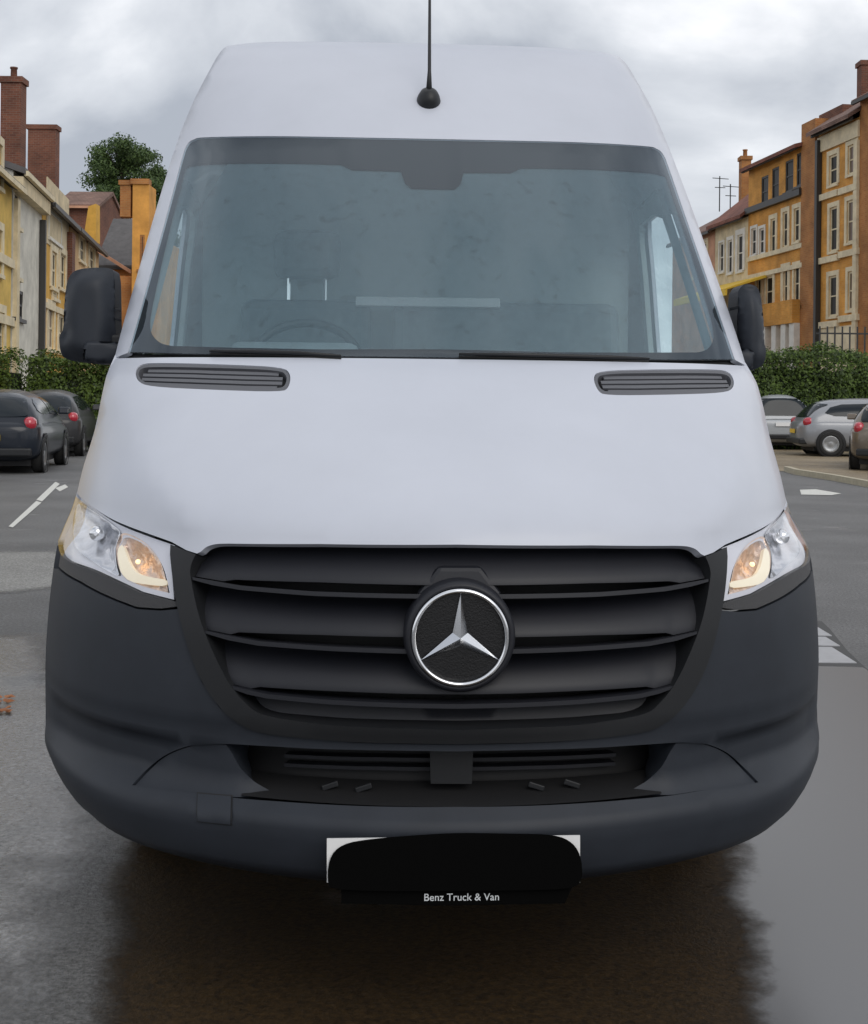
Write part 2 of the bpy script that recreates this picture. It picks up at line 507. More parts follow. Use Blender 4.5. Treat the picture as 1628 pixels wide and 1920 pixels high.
# standing water on the right of the van: paved strip, then puddle over it
edge = gpts([(1541, 1166), (1556, 1180), (1572, 1200), (1590, 1222), (1612, 1243), (1640, 1268)])
pv = tag(sheet('paved_strip', [(1.0, 1.0), (2.62, 1.0)] + list(reversed(edge)) + [(1.3, edge[0][1] + .1), (1.0, 8)], 0.0045, 'joint_dark'), kind='structure')
rows = sorted([ground(1600, v).y for v in (1166, 1196, 1215, 1247)], reverse=True)
def slab(x0, x1, y0, y1, h=.0085):
    mb = MB(); mb.box(x0, x1, y0, y1, .003, h); mb.build('slab', 'concrete_slab', pv)
for k in range(3):
    y1, y0 = rows[k] - .02, rows[k + 1] + .02
    off = .25 if k % 2 else 0
    def ex(y):   # right-hand edge of the strip at depth y
        for a, b in zip(edge[:-1], edge[1:]):
            if min(a[1], b[1]) <= y <= max(a[1], b[1]):
                return a[0] + (b[0] - a[0]) * (y - a[1]) / (b[1] - a[1])
        return edge[0][0] if y > edge[0][1] else edge[-1][0]
    xr = min(ex(y0), ex(y1)) - .01
    cuts = [1.02 + off, 1.72 + off]
    xs = [1.02] + [c for c in cuts if c > 1.1] + [xr]
    for a, b in zip(xs[:-1], xs[1:]):
        if b - a > .1: slab(a + .012, b - .012, y0, y1)
pud = [(.6, 1.2), (2.66, 1.2)] + [(edge[-1][0] + .02, edge[-1][1] - .02), (edge[-2][0], rows[3] - .10), (1.6, rows[3] - .04), (1.16, rows[3] - .2), (1.14, 6.5)] + \
      [(p[0] - .15, p[1]) for p in reversed(pr)][:7]
faded('puddle', pud, 0.0125, 'puddle_water', .06)
# soaked asphalt on the left
faded('wet_patch', (gpts([(-160, 1150), (40, 1180), (130, 1150), (290, 1420), (330, 1590), (262, 1660), (275, 1760), (255, 1830), (240, 2050), (-260, 2050), (-260, 1500)])), 0.0035, 'asphalt_soaked', .45)
faded('road_patch', (gpts([(-160, 1034), (30, 1028), (200, 1028), (200, 1110), (60, 1118), (10, 1122), (-160, 1130)])), 0.005, 'asphalt_pale', .5)
# rusty leaf litter at the left edge of frame
mat('leaf_rust', (.35, .11, .02), .6, noise=(30, .3))
lf = MB(); rl = random.Random(4)
for k in range(46):
    c = ground(rl.uniform(-25, 20), rl.uniform(1312, 1345)); a = rl.uniform(0, 6.28); s = rl.uniform(.012, .03)
    e1, e2 = Vector((math.cos(a), math.sin(a), 0)) * s, Vector((-math.sin(a), math.cos(a), .3)) * s * .55
    h = Vector((0, 0, rl.uniform(.012, .025)))
    lf.add([c + h - e1, c + h + e2, c + h + e1, c + h - e2], [(0, 1, 2, 3)])
tag(lf.build('leaf_litter', 'leaf_rust'), 'small heap of rusty wet leaves on the asphalt', 'leaves', kind='stuff')
# painted lane dashes on the left
def dash(px): sheet('road_marking', gpts(px), 0.006, 'road_paint')
dash([(16, 988), (24, 990), (78, 943), (68, 940)])
dash([(68, 938), (79, 941), (112, 908), (104, 904)])
dash([(104, 916), (112, 922), (128, 914), (122, 909)])
dash([(1500, 919), (1503, 928), (1560, 929), (1578, 926), (1530, 918)])
# parking strip on the right with a pale kerb line
kl = [ground(1470, 884), ground(1490, 890), ground(1560, 901), ground(1628, 914), ground(1720, 934)]
far = [Vector((60, 30, 0)), Vector((60, 60, 0)), Vector((4, 60, 0)), Vector((4.8, kl[0].y + 3, 0))]
sheet('parking_strip', [tuple(p[:2]) for p in kl] + [tuple(p[:2]) for p in far], 0.0055, 'gravel_tan')
kb = MB()
for a, b in zip(kl[:-1], kl[1:]):
    d = (b - a).normalized(); n = Vector((-d.y, d.x, 0)) * .11
    q = [a, b, b + n, a + n]
    kb.add([Vector((p.x, p.y, z)) for z in (0, .10) for p in q], [(3, 2, 1, 0), (4, 5, 6, 7), (0, 1, 5, 4), (1, 2, 6, 5), (2, 3, 7, 6), (3, 0, 4, 7)])
tag(kb.build('kerb', 'kerb_stone'), kind='structure')
# pavement along the left houses
fdir = Vector((-.1365, 1, 0)).normalized()
pvp = [Vector((-9.6, 30, 0)) + fdir * t for t in (-12, 60)]
kb = MB()
a, b = pvp; n = Vector((-1, -.1365, 0)).normalized()
kb.add([Vector((p.x, p.y, z)) for z in (0, .12) for p in (a, b, b + n * 3, a + n * 3)], [(3, 2, 1, 0), (4, 5, 6, 7), (0, 1, 5, 4), (1, 2, 6, 5), (2, 3, 7, 6), (3, 0, 4, 7)])
tag(kb.build('pavement', 'kerb_stone'), kind='structure')

# ================================================================== THE VAN
YAW = R(2.95)
VAN_T = Vector((0.058, 2.80, 0))
cy_, sy_ = math.cos(YAW), math.sin(YAW)
def to_van(p):
    q = p - VAN_T
    return Vector((q.x * cy_ + q.y * sy_, -q.x * sy_ + q.y * cy_, q.z))
CAM_L = to_van(Vector((0, 0, CAMH)))
def ray_van(u, v):
    d = ray(u, v)
    return Vector((d.x * cy_ + d.y * sy_, -d.x * sy_ + d.y * cy_, d.z))

_low = pchip([.29, .312, .332, .39, .436, .447, .50, .515, .60, .66, .80, 1.03], [.11, .055, .022, .006, 0, .004, .050, .055, .055, .045, .05, .085])
_bon = pchip([1.03, 1.06, 1.10, 1.20, 1.30, 1.40, 1.457], [.085, .10, .135, .27, .44, .63, .76])
_ws = pchip([1.457, 1.80, 2.18], [.76, 1.10, 1.50])
ZT = 2.668
_fh = pchip([2.18, 2.35, 2.50, 2.61, 2.656, 2.672], [1.50, 1.665, 1.84, 2.01, 2.17, 2.45])
def F0(z): return _low(z) if z < 1.03 else _bon(z) if z < 1.457 else _ws(z) if z < 2.18 else _fh(z)
Wf = pchip([.29, .31, .34, .40, .47, .55, .72, .91, 1.05, 1.13, 1.28, 1.37, 1.5, 1.7, 2.18, 2.35, 2.5, 2.6, 2.655, 2.675],
           [.905, .936, .972, 1.008, 1.029, 1.036, 1.030, 1.015, .998, .982, .943, .935, .925, .905, .855, .815, .766, .734, .712, .700])
ca = pchip([.3, 1.05, 1.45, 2.18, 2.63], [.45, .44, .28, .20, .04])
cb = pchip([.3, 1.05, 1.45, 2.18, 2.63], [.30, .29, .11, .10, .07])
xc = pchip([1.03, 1.15, 1.3, 1.42], [.56, .70, .83, .91])
def F(x, z):
    w = Wf(z); ax = abs(x); t = ax / w
    ex = 0
    if t > 1: ex = (ax - w) * 25; t = 1
    y = F0(z) + ca(z) * t * t + cb(z) * t ** 8 + ex
    if z < 1.43:                       # shoulder crease of the bonnet
        k = sstep(.93, 1.07, z) * (1 - sstep(1.36, 1.43, z))
        d = ax - xc(max(1.03, z))
        y += .34 * k * .5 * (d + math.sqrt(d * d + .0005))
    if z < .66 and ax > .4:            # overhang above the bumper corner
        y += .045 * sstep(.45, .75, ax) * (1 - sstep(.565, .60, z)) * sstep(.43, .50, z) * (1 - .9 * sstep(.90, .99, ax / w))
    return y
def SB(p):      # bonnet skin, carried on past its front edge
    x, z = p
    if z >= 1.035: return SF(p)
    return Vector((x, F(x, 1.035) - (_bon(1.035) - _bon(1.031)) / .004 * (1.035 - z), z))
def SF(p): return Vector((p[0], F(p[0], p[1]), p[1]))
def S(u, v):
    """photo pixel -> (x, z) on the van's front skin"""
    d = ray_van(u, v)
    def g(t):
        p = CAM_L + d * t
        return p.y - F(p.x, p.z)
    t, st = 2.55, .015
    best = (-9e9, 0)
    while t < 6.5:
        best = max(best, (g(t), t))
        if g(t + st) > 0:
            a, b = t, t + st
            for _ in range(30):
                mid = (a + b) / 2
                if g(mid) > 0: b = mid
                else: a = mid
            p = CAM_L + d * a
            return (max(-.998 * Wf(p.z), min(.998 * Wf(p.z), p.x)), p.z)
        t += st
    p = CAM_L + d * best[1]            # just outside the outline: nearest point of the outline
    return (max(-.998 * Wf(p.z), min(.998 * Wf(p.z), p.x)), p.z)
def P(u, v, y):
    d = ray_van(u, v); t = (y - CAM_L.y) / d.y; p = CAM_L + d * t
    return (p.x, p.z)
def L(px): return [S(u, v) for u, v in px]
def sym(left):
    """left: path from the centre line out and back to the centre line"""
    left = [(min(0.0, x), z) for x, z in left]
    left[0] = (0.0, left[0][1]); left[-1] = (0.0, left[-1][1])
    return left + [(-x, z) for x, z in reversed(left[1:-1])]
def mir(poly): return [(-x, z) for x, z in reversed(poly)]
def sil(z0, z1, n): return [(-Wf(z0 + (z1 - z0) * k / n) * .999, z0 + (z1 - z0) * k / n) for k in range(n + 1)]

van = empty('van', VAN_T, YAW)
tag(van, 'large white high roof van with dark plastic bumper facing the camera', 'van')

# ---- bonnet with its two vents
vent_l = smooth_poly(L([(253, 697), (262, 682), (300, 680), (420, 683), (532, 688), (546, 702), (542, 727), (528, 735), (400, 731), (280, 725), (258, 715)]), 2)
lamp_top = [(322, 1018), (252, 993), (204, 972), (157, 940), (136, 918)]
bon_left = L([(853, 1021), (600, 1020)] + cr([(430, 1019), (405, 1020), (388, 1025), (377, 1034)]) + [(370, 1037), (350, 1031)] + cr([(u, v - 2) for u, v in lamp_top]))
zt = bon_left[-1][1]
ws_bot = [(240, 661), (350, 664), (560, 668), (853, 671)]
bon_left += sil(zt + .01, 1.4525, 14) + [(x, min(z - .004, 1.4525)) for x, z in L(ws_bot)]
panel('bonnet', sym(bon_left), SB, 'van_white', van, step=.032, holes=[vent_l, mir(vent_l)], thick=.02, bstep=.025)
def shrink(poly, k):
    c = (sum(p[0] for p in poly) / len(poly), sum(p[1] for p in poly) / len(poly))
    hx = max(abs(p[0] - c[0]) for p in poly); hz = max(abs(p[1] - c[1]) for p in poly)
    return [(c[0] + (p[0] - c[0]) * (1 - k / hx), c[1] + (p[1] - c[1]) * (1 - k / hz)) for p in poly]
for poly in (vent_l, mir(vent_l)):
    v_ = empty('bonnet_vent'); v_.parent = van
    inn = shrink(poly, .010)
    panel('vent_frame', shrink(poly, .0015), SF, 'vent_grey', v_, step=.04, holes=[inn], thick=.02, off=-.002, bstep=.02)
    panel('vent_floor', inn, SF, 'deep_black', v_, step=.05, thick=0, off=-.022, rim=False)
    zs = [p[1] for p in inn]; xs = [p[0] for p in inn]
    # slats follow the slope of the vent
    sl = sorted(inn, key=lambda p: p[0])
    def mid(x):
        up = [p[1] for p in inn if abs(p[0] - x) < .03]
        return (max(up), min(up)) if up else (max(zs), min(zs))
    x0, x1 = min(xs) + .012, max(xs) - .012
    for k in range(4):
        a0, a1 = (k + .12) / 4, (k + .78) / 4
        top, bot = [], []
        for i in range(9):
            x = x0 + (x1 - x0) * i / 8
            hi, lo = mid(min(max(x, min(xs) + .03), max(xs) - .03))
            top.append((x, lo + (hi - lo) * a1)); bot.append((x, lo + (hi - lo) * a0))
        ins = .012 if k in (0, 3) else 0
        bot[0] = (bot[0][0] + ins, bot[0][1]); top[0] = (top[0][0] + ins, top[0][1])
        bot[-1] = (bot[-1][0] - ins, bot[-1][1]); top[-1] = (top[-1][0] - ins, top[-1][1])
        panel('slat', bot + list(reversed(top)), SF, 'vent_grey', v_, step=.06, thick=.006, off=-.007)

# ---- windscreen, its black border, wipers
ws_left = L(list(reversed(ws_bot)) + cr([(240, 661), (275, 537), (312, 404), (340, 300), (350, 272), (364, 261), (390, 257), (515, 255), (700, 258), (853, 261)], 5)[1:])
ws_left = [(x, max(z, 1.4550)) for x, z in ws_left]
ws_poly = sym(ws_left)
fr_in = L([(853, 652), (600, 652), (441, 649)] + cr([(320, 646), (300, 641), (285, 628), (279, 607), (285, 565), (313, 441), (343, 325), (350, 311), (372, 306)], 4) + [(640, 305), (660, 315), (752, 318), (760, 340), (772, 350), (853, 352)])
hole = sym([(x, max(z, 1.462)) for x, z in fr_in])
ws = empty('windscreen'); ws.parent = van
panel('glass', shrink(ws_poly, .002), SF, 'windscreen_glass', ws, step=.05, thick=.0, rim=False, off=-.001)
panel('haze_layer', shrink(hole, -.01), SF, 'haze_film', ws, step=.06, thick=.0, rim=False, off=-.010)  # added film: painted haze that lightens the clear part of the glass
panel('black_border', shrink(ws_poly, .002), SF, 'frit', ws, step=.06, holes=[hole], thick=.0, rim=False, off=-.006)
for pxs in ([(395, 661), (470, 662), (560, 665), (640, 670)], [(860, 667), (1000, 669), (1150, 673), (1215, 675)]):
    pts = []
    for u, v in pxs:
        x, z = S(u, v); pts.append(SF((x, z)) + Vector((0, -.014, .004)))
    w_ = empty('wiper'); w_.parent = van
    MB().tube(pts, [.004, .006, .006, .003], 8).build('wiper_arm', 'trim_black', w_, True)
    MB().tube([p + Vector((0, .004, -.008)) for p in pts], .0035, 6).build('wiper_blade', 'rubber', w_, True)

panel('cowl', [(-.90, 1.425), (.90, 1.425), (.90, 1.475), (-.90, 1.475)], SF, 'deep_black', van, step=.05, rim=False, thick=0, off=-.020)
# ---- front of the roof and screen pillars
rf_left = [(0, ZT)] + list(reversed(sil(1.4540, ZT, 44))) + [(x, max(z, 1.4540)) for x, z in ws_left[3:]]
rf_left = [rf_left[0]] + rf_left[1:]
panel('roof_front', sym(rf_left), SF, 'van_white', van, step=.035, thick=.015, bstep=.022)

# ---- grille
g_in = [(853, 1023), (600, 1022), (420, 1021), (398, 1023), (380, 1031), (368, 1044), (361, 1062), (361, 1086), (377, 1158), (403, 1224), (432, 1280), (462, 1317), (495, 1339), (576, 1353), (660, 1361), (853, 1367)]
g_out = [(853, 1393), (660, 1389), (502, 1374), (447, 1353), (414, 1324), (381, 1276), (355, 1213), (335, 1136), (326, 1080), (322, 1040), (323, 1022)]
gr = empty('grille'); gr.parent = van
gin = L(cr(g_in))
sur = sym(L(cr(g_out[:-1])) + L([(323, 1022), (350, 1033)]) + L(cr([(370, 1040), (361, 1062), (361, 1086), (377, 1158), (403, 1224), (432, 1280), (462, 1317), (495, 1339), (576, 1353), (660, 1361), (853, 1367)])))
panel('surround', sur, SF, 'trim_black', gr, step=.03, thick=.10, off=.006, bstep=.02)
panel('backing', shrink(sym(gin), -.02), SF, 'deep_black', gr, step=.06, rim=False, thick=0, off=-.105)
def interp(pts):
    pts = sorted(pts)
    def f(x):
        x = -abs(x)
        if x <= pts[0][0]: return pts[0][1]
        for (a, za), (b, zb) in zip(pts[:-1], pts[1:]):
            if x <= b: return za + (zb - za) * (x - a) / max(1e-9, b - a)
        return pts[-1][1]
    return f
B1 = [(363, 1085), (400, 1093), (451, 1102), (586, 1113), (772, 1118), (853, 1119)]
B2 = [(387, 1185), (430, 1196), (485, 1206), (620, 1216), (755, 1221), (853, 1222)]
B3 = [(434, 1288), (465, 1297), (502, 1305), (620, 1316), (853, 1324)]
E1 = [(366, 1082), (418, 1091), (440, 1088), (600, 1093), (782, 1098), (853, 1099)]
E2 = [(389, 1182), (432, 1191), (447, 1187), (600, 1192), (749, 1196), (853, 1197)]
E3 = [(437, 1285), (470, 1293), (487, 1290), (654, 1299), (853, 1304)]
def dn(c, k): return [(u, v + k) for u, v in c]
louv = [
    (g_in[:8][::-1][:0] + [(361, 1084), (361, 1062), (368, 1044), (380, 1031), (398, 1023), (420, 1021), (600, 1022), (853, 1023)], E1),
    ([(364, 1092), (400, 1099), (451, 1107), (586, 1118), (772, 1123), (853, 1124)], [(388, 1182)] + E2[1:]),
    ([(390, 1192), (430, 1202), (485, 1211), (620, 1221), (755, 1226), (853, 1227)], [(434, 1284)] + E3[1:]),
    ([(440, 1297), (465, 1303), (502, 1310), (620, 1321), (853, 1329)], [(446, 1304), (462, 1317), (495, 1339), (576, 1353), (660, 1361), (853, 1367)]),
]
for k, (top, bot) in enumerate(louv):
    lt, lb = L(cr(top) if k == 0 else top), L(cr(bot) if k == 3 else bot)
    ft, fb = interp(lt), interp(lb)
    def sl(p, ft=ft, fb=fb, k=k):
        a, b = ft(p[0]), fb(p[0])
        fr = max(0, min(1, (a - p[1]) / max(1e-4, a - b)))
        dep = .075 * (1 - fr) ** 1.6 + .010 if k < 3 else .07 - .03 * fr
        return Vector((p[0], F(p[0], p[1]) + dep, p[1]))
    poly = sym(list(reversed(lt)) + lb)
    panel('louvre', poly, sl, 'grille_black', gr, step=.016 if k < 3 else .03, thick=.02, bstep=.02)
for c in (B1, B2, B3):
    n = len(c)
    hw = [2.5] + [4.2] * (n - 1)
    up = L([(u, v - h) for (u, v), h in zip(c, hw)]); lo = L([(u, v + h) for (u, v), h in zip(c, hw)])
    panel('slat', sym(list(reversed(up)) + lo), SF, 'grille_black', gr, step=.02, thick=.05, off=.004)

# ---- emblem
em = empty('emblem'); em.parent = van
ex0, ez0 = S(862, 1192)
ey0 = F(0, ez0) - .022
def EM(a, b, h): return Vector((ex0 + a, ey0 - h, ez0 + b))
MB().lathe([(.120, -.06), (.118, -.014), (.113, -.002), (.106, .001), (.1025, -.004), (.1025, -.014)], 64, EM).build('housing', 'grille_black', em, True)
mat('emblem_disc', (.006, .006, .007), .3, bump=(260, .12))
MB().lathe([(.1035, -.008), (.06, -.008), (.0005, -.008)], 64, EM).build('disc', 'emblem_disc', em, True)
rg = MB(); prof = [(.0985 + .0052 * math.cos(t), .002 + .006 * math.sin(t)) for t in [2 * math.pi * i / 12 for i in range(13)]]
rg.lathe(prof, 96, EM).build('ring', 'chrome', em, True)
for k in range(3):
    a = math.pi / 2 + k * 2 * math.pi / 3
    t = EM(.095 * math.cos(a), .095 * math.sin(a), .000)
    c = EM(0, 0, .012); c0 = EM(0, 0, -.006)
    l = EM(.0185 * math.cos(a + math.pi / 3), .0185 * math.sin(a + math.pi / 3), -.004)
    r = EM(.0185 * math.cos(a - math.pi / 3), .0185 * math.sin(a - math.pi / 3), -.004)
    MB().add([t, l, c, r, c0], [(0, 1, 2), (0, 2, 3), (0, 4, 1), (0, 3, 4)]).build('star_arm', 'chrome', em)
ped = [S(u, v) for u, v in [(822, 1064), (903, 1064), (940, 1112), (945, 1180), (780, 1180), (785, 1112)]]
MB().prism(ped, lambda a, b, d: Vector((a, F(0, b) + d, b)), .012, .05).build('pedestal', 'grille_black', em, bevel=.01)

# ---- headlights
lamp_px = cr([(134, 922), (157, 942), (204, 974), (252, 995), (321, 1020)]) + cr([(317, 1042), (317, 1082), (320, 1124)]) + cr([(261, 1109), (231, 1095), (166, 1065), (126, 1050), (113, 1034), (111, 1006), (117, 968), (126, 936)])
ch_out = [(144, 940), (165, 956), (186, 970), (218, 992), (224, 1004), (213, 1024), (215, 1060), (222, 1083), (195, 1068), (166, 1048), (138, 1028), (134, 1000), (136, 966)]
ch_in = [(226, 1000), (250, 1008), (271, 1021), (292, 1044), (304, 1070), (312, 1112), (265, 1101), (238, 1090), (223, 1072), (216, 1040), (217, 1022)]
strip = [(221, 1017), (214, 1028), (216, 1050), (220, 1073), (236, 1090), (270, 1096), (308, 1099), (307, 1086), (275, 1081), (252, 1074), (240, 1058), (234, 1044), (226, 1020)]
lampL, chO, chI, stp = [L(c) for c in (lamp_px, ch_out, ch_in, strip)]
chO = smooth_poly(chO, 2); chI = smooth_poly(chI, 2, keep=(5,)); stp = smooth_poly(stp, 1)
def bowl(poly, depth):
    def f(p):
        d = min(seg_dist(p, poly[i], poly[(i + 1) % len(poly)]) for i in range(len(poly)))
        if not inside(p, poly): d = 0
        k = min(1, d / .05)
        return Vector((p[0], F(p[0], p[1]) + .016 + depth * (1 - (1 - k) ** 2), p[1]))
    return f
for side in (-1, 1):
    f_ = (lambda c: c) if side < 0 else mir
    hl = empty('headlight'); hl.parent = van
    lp, co, ci, st_ = f_(lampL), f_(chO), f_(chI), f_(stp)
    panel('bezel', lp, SF, 'bezel_silver', hl, step=.03, holes=[shrink(co, -.001), shrink(ci, .0005)], thick=.05, off=-.012, bstep=.012)
    panel('reflector', shrink(co, -.003), bowl(co, .075), 'chrome_dark', hl, step=.012, rim=False, thick=0, bstep=.012)
    panel('lamp_bowl', shrink(ci, -.003), bowl(ci, .05), 'lamp_warm', hl, step=.012, rim=False, thick=0, bstep=.012)
    panel('light_strip', st_, SF, 'lamp_strip', hl, step=.02, thick=.01, off=-.010, bstep=.01)
    panel('lens', lp, SF, 'lamp_lens', hl, step=.03, rim=False, thick=0, off=.002, bstep=.012)
    bx = sum(p[0] for p in ci) / len(ci); bz = sum(p[1] for p in ci) / len(ci)
    by = F(bx, bz) + .030
    MB().lathe([(.0005, -.009), (.005, -.008), (.006, 0), (.004, .007), (.0005, .010)], 12, lambda a, b, h: Vector((bx + side * -.005 + a, by - h, bz - .008 + b))).build('bulb', 'bulb_glow', hl, True)
    ox = sum(p[0] for p in co) / len(co); oz = sum(p[1] for p in co) / len(co)
    oy = F(ox, oz) + .05
    MB().lathe([(.004, .02), (.016, .018), (.020, 0), (.020, -.03)], 16, lambda a, b, h: Vector((ox + a, oy - h, oz + .01 + b))).build('bulb_cap', 'chrome', hl, True)
    # black trim strip under the lamp
    tr = L([(112, 1036), (126, 1052), (166, 1067), (231, 1097), (261, 1111), (320, 1126), (333, 1130), (330, 1137), (300, 1141), (255, 1138), (190, 1112), (150, 1090), (108, 1062)])
    panel('lamp_trim', f_(tr), SF, 'trim_texture', hl, step=.03, thick=.03, off=-.003, bstep=.015)

# ---- bumper
zb1 = S(108, 1064)[1]
hole_top = [(853, 1409), (620, 1405), (500, 1399), (425, 1395), (385, 1396), (350, 1400), (310, 1416), (275, 1443), (248, 1472)]
hole_bot = [(380, 1488), (525, 1503), (620, 1509), (853, 1513)]
ih = sym(L(cr(hole_top) + hole_bot))
bump_left = L([(853, 1396), (660, 1392), (502, 1377), (445, 1356), (411, 1326), (378, 1278), (352, 1214), (334, 1142), (300, 1145), (255, 1142), (190, 1116), (150, 1094), (108, 1066)])
bump_left += sil(zb1 - .012, .322, 26) + [(-.90, .311), (-.6, .310), (-.3, .310), (0, .310)]
bp = empty('bumper'); bp.parent = van
panel('bumper_skin', sym(bump_left), SF, 'bumper_plastic', bp, step=.028, holes=[ih], thick=.06, bstep=.022)
fog = L(cr([(251, 1472), (277, 1444.5), (311, 1417.5), (351, 1401.5), (388, 1397.5), (422, 1397.5)]) + cr([(436, 1418), (452, 1446), (480, 1474), (522, 1500)]) + [(380, 1486)])
def fog_surf(s):
    def f(p):
        x = abs(p[0]); k = sstep(.56, .42, x) if False else sstep(0, 1, (.50 - x) / .12)
        return Vector((p[0], F(p[0], p[1]) + .035 * k, p[1]))
    return f
for poly in (fog, mir(fog)):
    panel('fog_lamp_cover', poly, fog_surf(0), 'bumper_plastic', bp, step=.025, thick=.10, off=-.004, bstep=.015)
panel('intake_back', shrink(ih, -.03), SF, 'deep_black', bp, step=.07, rim=False, thick=0, off=-.14)
for v in (1428, 1448, 1466):
    c = L([(853, v), (700, v - 1), (560, v - 5), (500, v - 8)])
    up = [(x, z + .004) for x, z in c]; lo = [(x, z - .004) for x, z in c]
    panel('intake_bar', sym(up + list(reversed(lo))), SF, 'grille_black', bp, step=.03, thick=.03, off=-.10)
panel('intake_pillar', [S(u, v) for u, v in [(806, 1408), (893, 1408), (890, 1482), (808, 1482)]], SF, 'trim_black', bp, step=.03, thick=.05, off=-.05)
fl = MB()
xs_ = [-.46 + .92 * i / 24 for i in range(25)]
zfl = S(853, 1510)[1]
fl.add([Vector((x, F(x, zfl) + .002 + d, zfl + (0.016 if d else -.004))) for d in (0, .12) for x in xs_], [(i, i + 1, i + 26, i + 25) for i in range(24)])
fl.build('intake_floor', 'deep_black', bp, True)
for (u, v) in ((618, 1487), (682, 1491), (1012, 1488), (1080, 1483)):
    x, z = S(u, v)
    MB().box(x - .018, x + .018, F(x, z) + .05, F(x, z) + .06, z - .006, z + .006, Matrix.Translation((x, 0, z)) @ Matrix.Rotation(R(-18 if u < 853 else 18), 4, 'Y') @ Matrix.Translation((-x, 0, -z))).build('bracket_tab', 'trim_black', bp, bevel=.002)
tow = [S(u, v) for u, v in [(370, 1486), (437, 1491), (436, 1548), (370, 1541)]]
panel('tow_cover_gap', tow, SF, 'deep_black', bp, step=.02, rim=False, thick=0, off=.0012)
panel('tow_cover', shrink(tow, .003), SF, 'bumper_plastic', bp, step=.02, thick=.002, off=.0032, bstep=.02)

# ---- number plate, a black redaction blot added over it as a slab, lettered holder
np_ = empty('number_plate'); np_.parent = van
def px_plate(c, y): return [P(u, v, y) for u, v in c]
yp = -.012
def slabp(poly, y0, y1, name, m_, par, bevel=0):
    return MB().prism(poly, lambda a, b, d: Vector((a, d, b)), y0, y1).build(name, m_, par, bevel=bevel)
slabp(px_plate([(613, 1573), (1088, 1567), (1088, 1655), (613, 1655)], yp), yp, yp + .004, 'plate', 'plate_white', np_)
slabp(px_plate([(640, 1648), (1082, 1648), (1060, 1696), (830, 1700), (640, 1696)], yp), yp + .005, yp + .03, 'plate_holder', 'matt_black', np_)
blot = smooth_poly(px_plate([(614, 1660), (616, 1610), (640, 1582), (700, 1572), (790, 1565), (860, 1561), (960, 1563), (1040, 1564), (1076, 1580), (1091, 1610), (1091, 1656), (1060, 1666), (960, 1668), (850, 1669), (700, 1669), (630, 1666)], yp), 2)
slabp(blot, yp - .006, yp - .001, 'plate_redaction', 'matt_black', np_)
cu = bpy.data.curves.new('lettering', 'FONT'); cu.body = 'Benz Truck & Van'; cu.size = .0215; cu.extrude = .0006; cu.align_x = 'CENTER'
tmp = bpy.data.objects.new('tmp', cu); col.objects.link(tmp)
bpy.context.view_layer.update()
me = bpy.data.meshes.new_from_object(tmp.evaluated_get(bpy.context.evaluated_depsgraph_get()))
bpy.data.objects.remove(tmp)
me.materials.clear(); me.materials.append(M['letter_white'])
lt_ = bpy.data.objects.new('lettering', me); col.objects.link(lt_); lt_.parent = np_
tx, tz = P(866, 1690, yp)
lt_.rotation_euler = (R(90), 0, 0); lt_.location = (tx, yp + .004, tz)

# ---- roof aerial
ae = empty('aerial'); ae.parent = van
ax_, az_ = S(804, 187)
ab = SF((ax_, az_))
MB().lathe([(.0005, .034), (.018, .030), (.030, .018), (.037, 0), (.040, -.014), (.036, -.02)], 20, lambda a, b, h: ab + Vector((a, -h * .75 + b * .85 - .012, b * .95 + h * .55 + .004))).build('aerial_base', 'trim_black', ae, True)
MB().tube([ab + Vector((0, -.02, .03)), ab + Vector((.002, .01, .10)), ab + Vector((.005, .12, .42)), ab + Vector((.006, .16, .55))], [.010, .006, .0045, .003], 8).build('aerial_rod', 'trim_black', ae, True)

# ---- mirrors
mo = [(110, 632), (113, 663), (123, 673), (140, 678), (208, 685), (216, 666), (222, 640), (217, 633), (216, 560), (215, 514), (209, 502), (180, 501), (148, 504), (134, 511), (125, 528), (122, 554), (119, 617), (114, 624)]
MY = 1.26
mpl = smooth_poly([P(u, v, MY + .03) for u, v in mo], 2)
arm = [P(u, v, MY) for u, v in [(160, 640), (216, 641), (232, 645), (222, 680), (204, 682), (158, 677)]]
mo_r = [(1383, 552), (1388, 539), (1398, 532), (1412, 533), (1422, 539), (1428, 557), (1431, 586), (1433, 643), (1438, 654), (1435, 679), (1426, 689), (1397, 699), (1385, 690), (1383, 640)]
mpr = smooth_poly([P(u, v, MY + .03) for u, v in mo_r], 2)
arm_r = [P(u, v, MY) for u, v in [(1378, 656), (1400, 654), (1412, 660), (1410, 690), (1392, 697), (1376, 690)]]
def dome(poly, y0, dep, rad):
    def f(p):
        ds = [seg_dist(p, poly[i], poly[(i + 1) % len(poly)]) for i in range(len(poly))]
        d = min(ds)
        if not inside(p, poly): d = -d
        else: d = max(0, d - math.log(sum(math.exp(-90 * (q - d)) for q in ds)) / 90 + .012)
        k = 1 - sstep(-.3, 1, d / rad) if d < rad else 0
        return Vector((p[0], y0 + dep * k * k, p[1]))
    return f
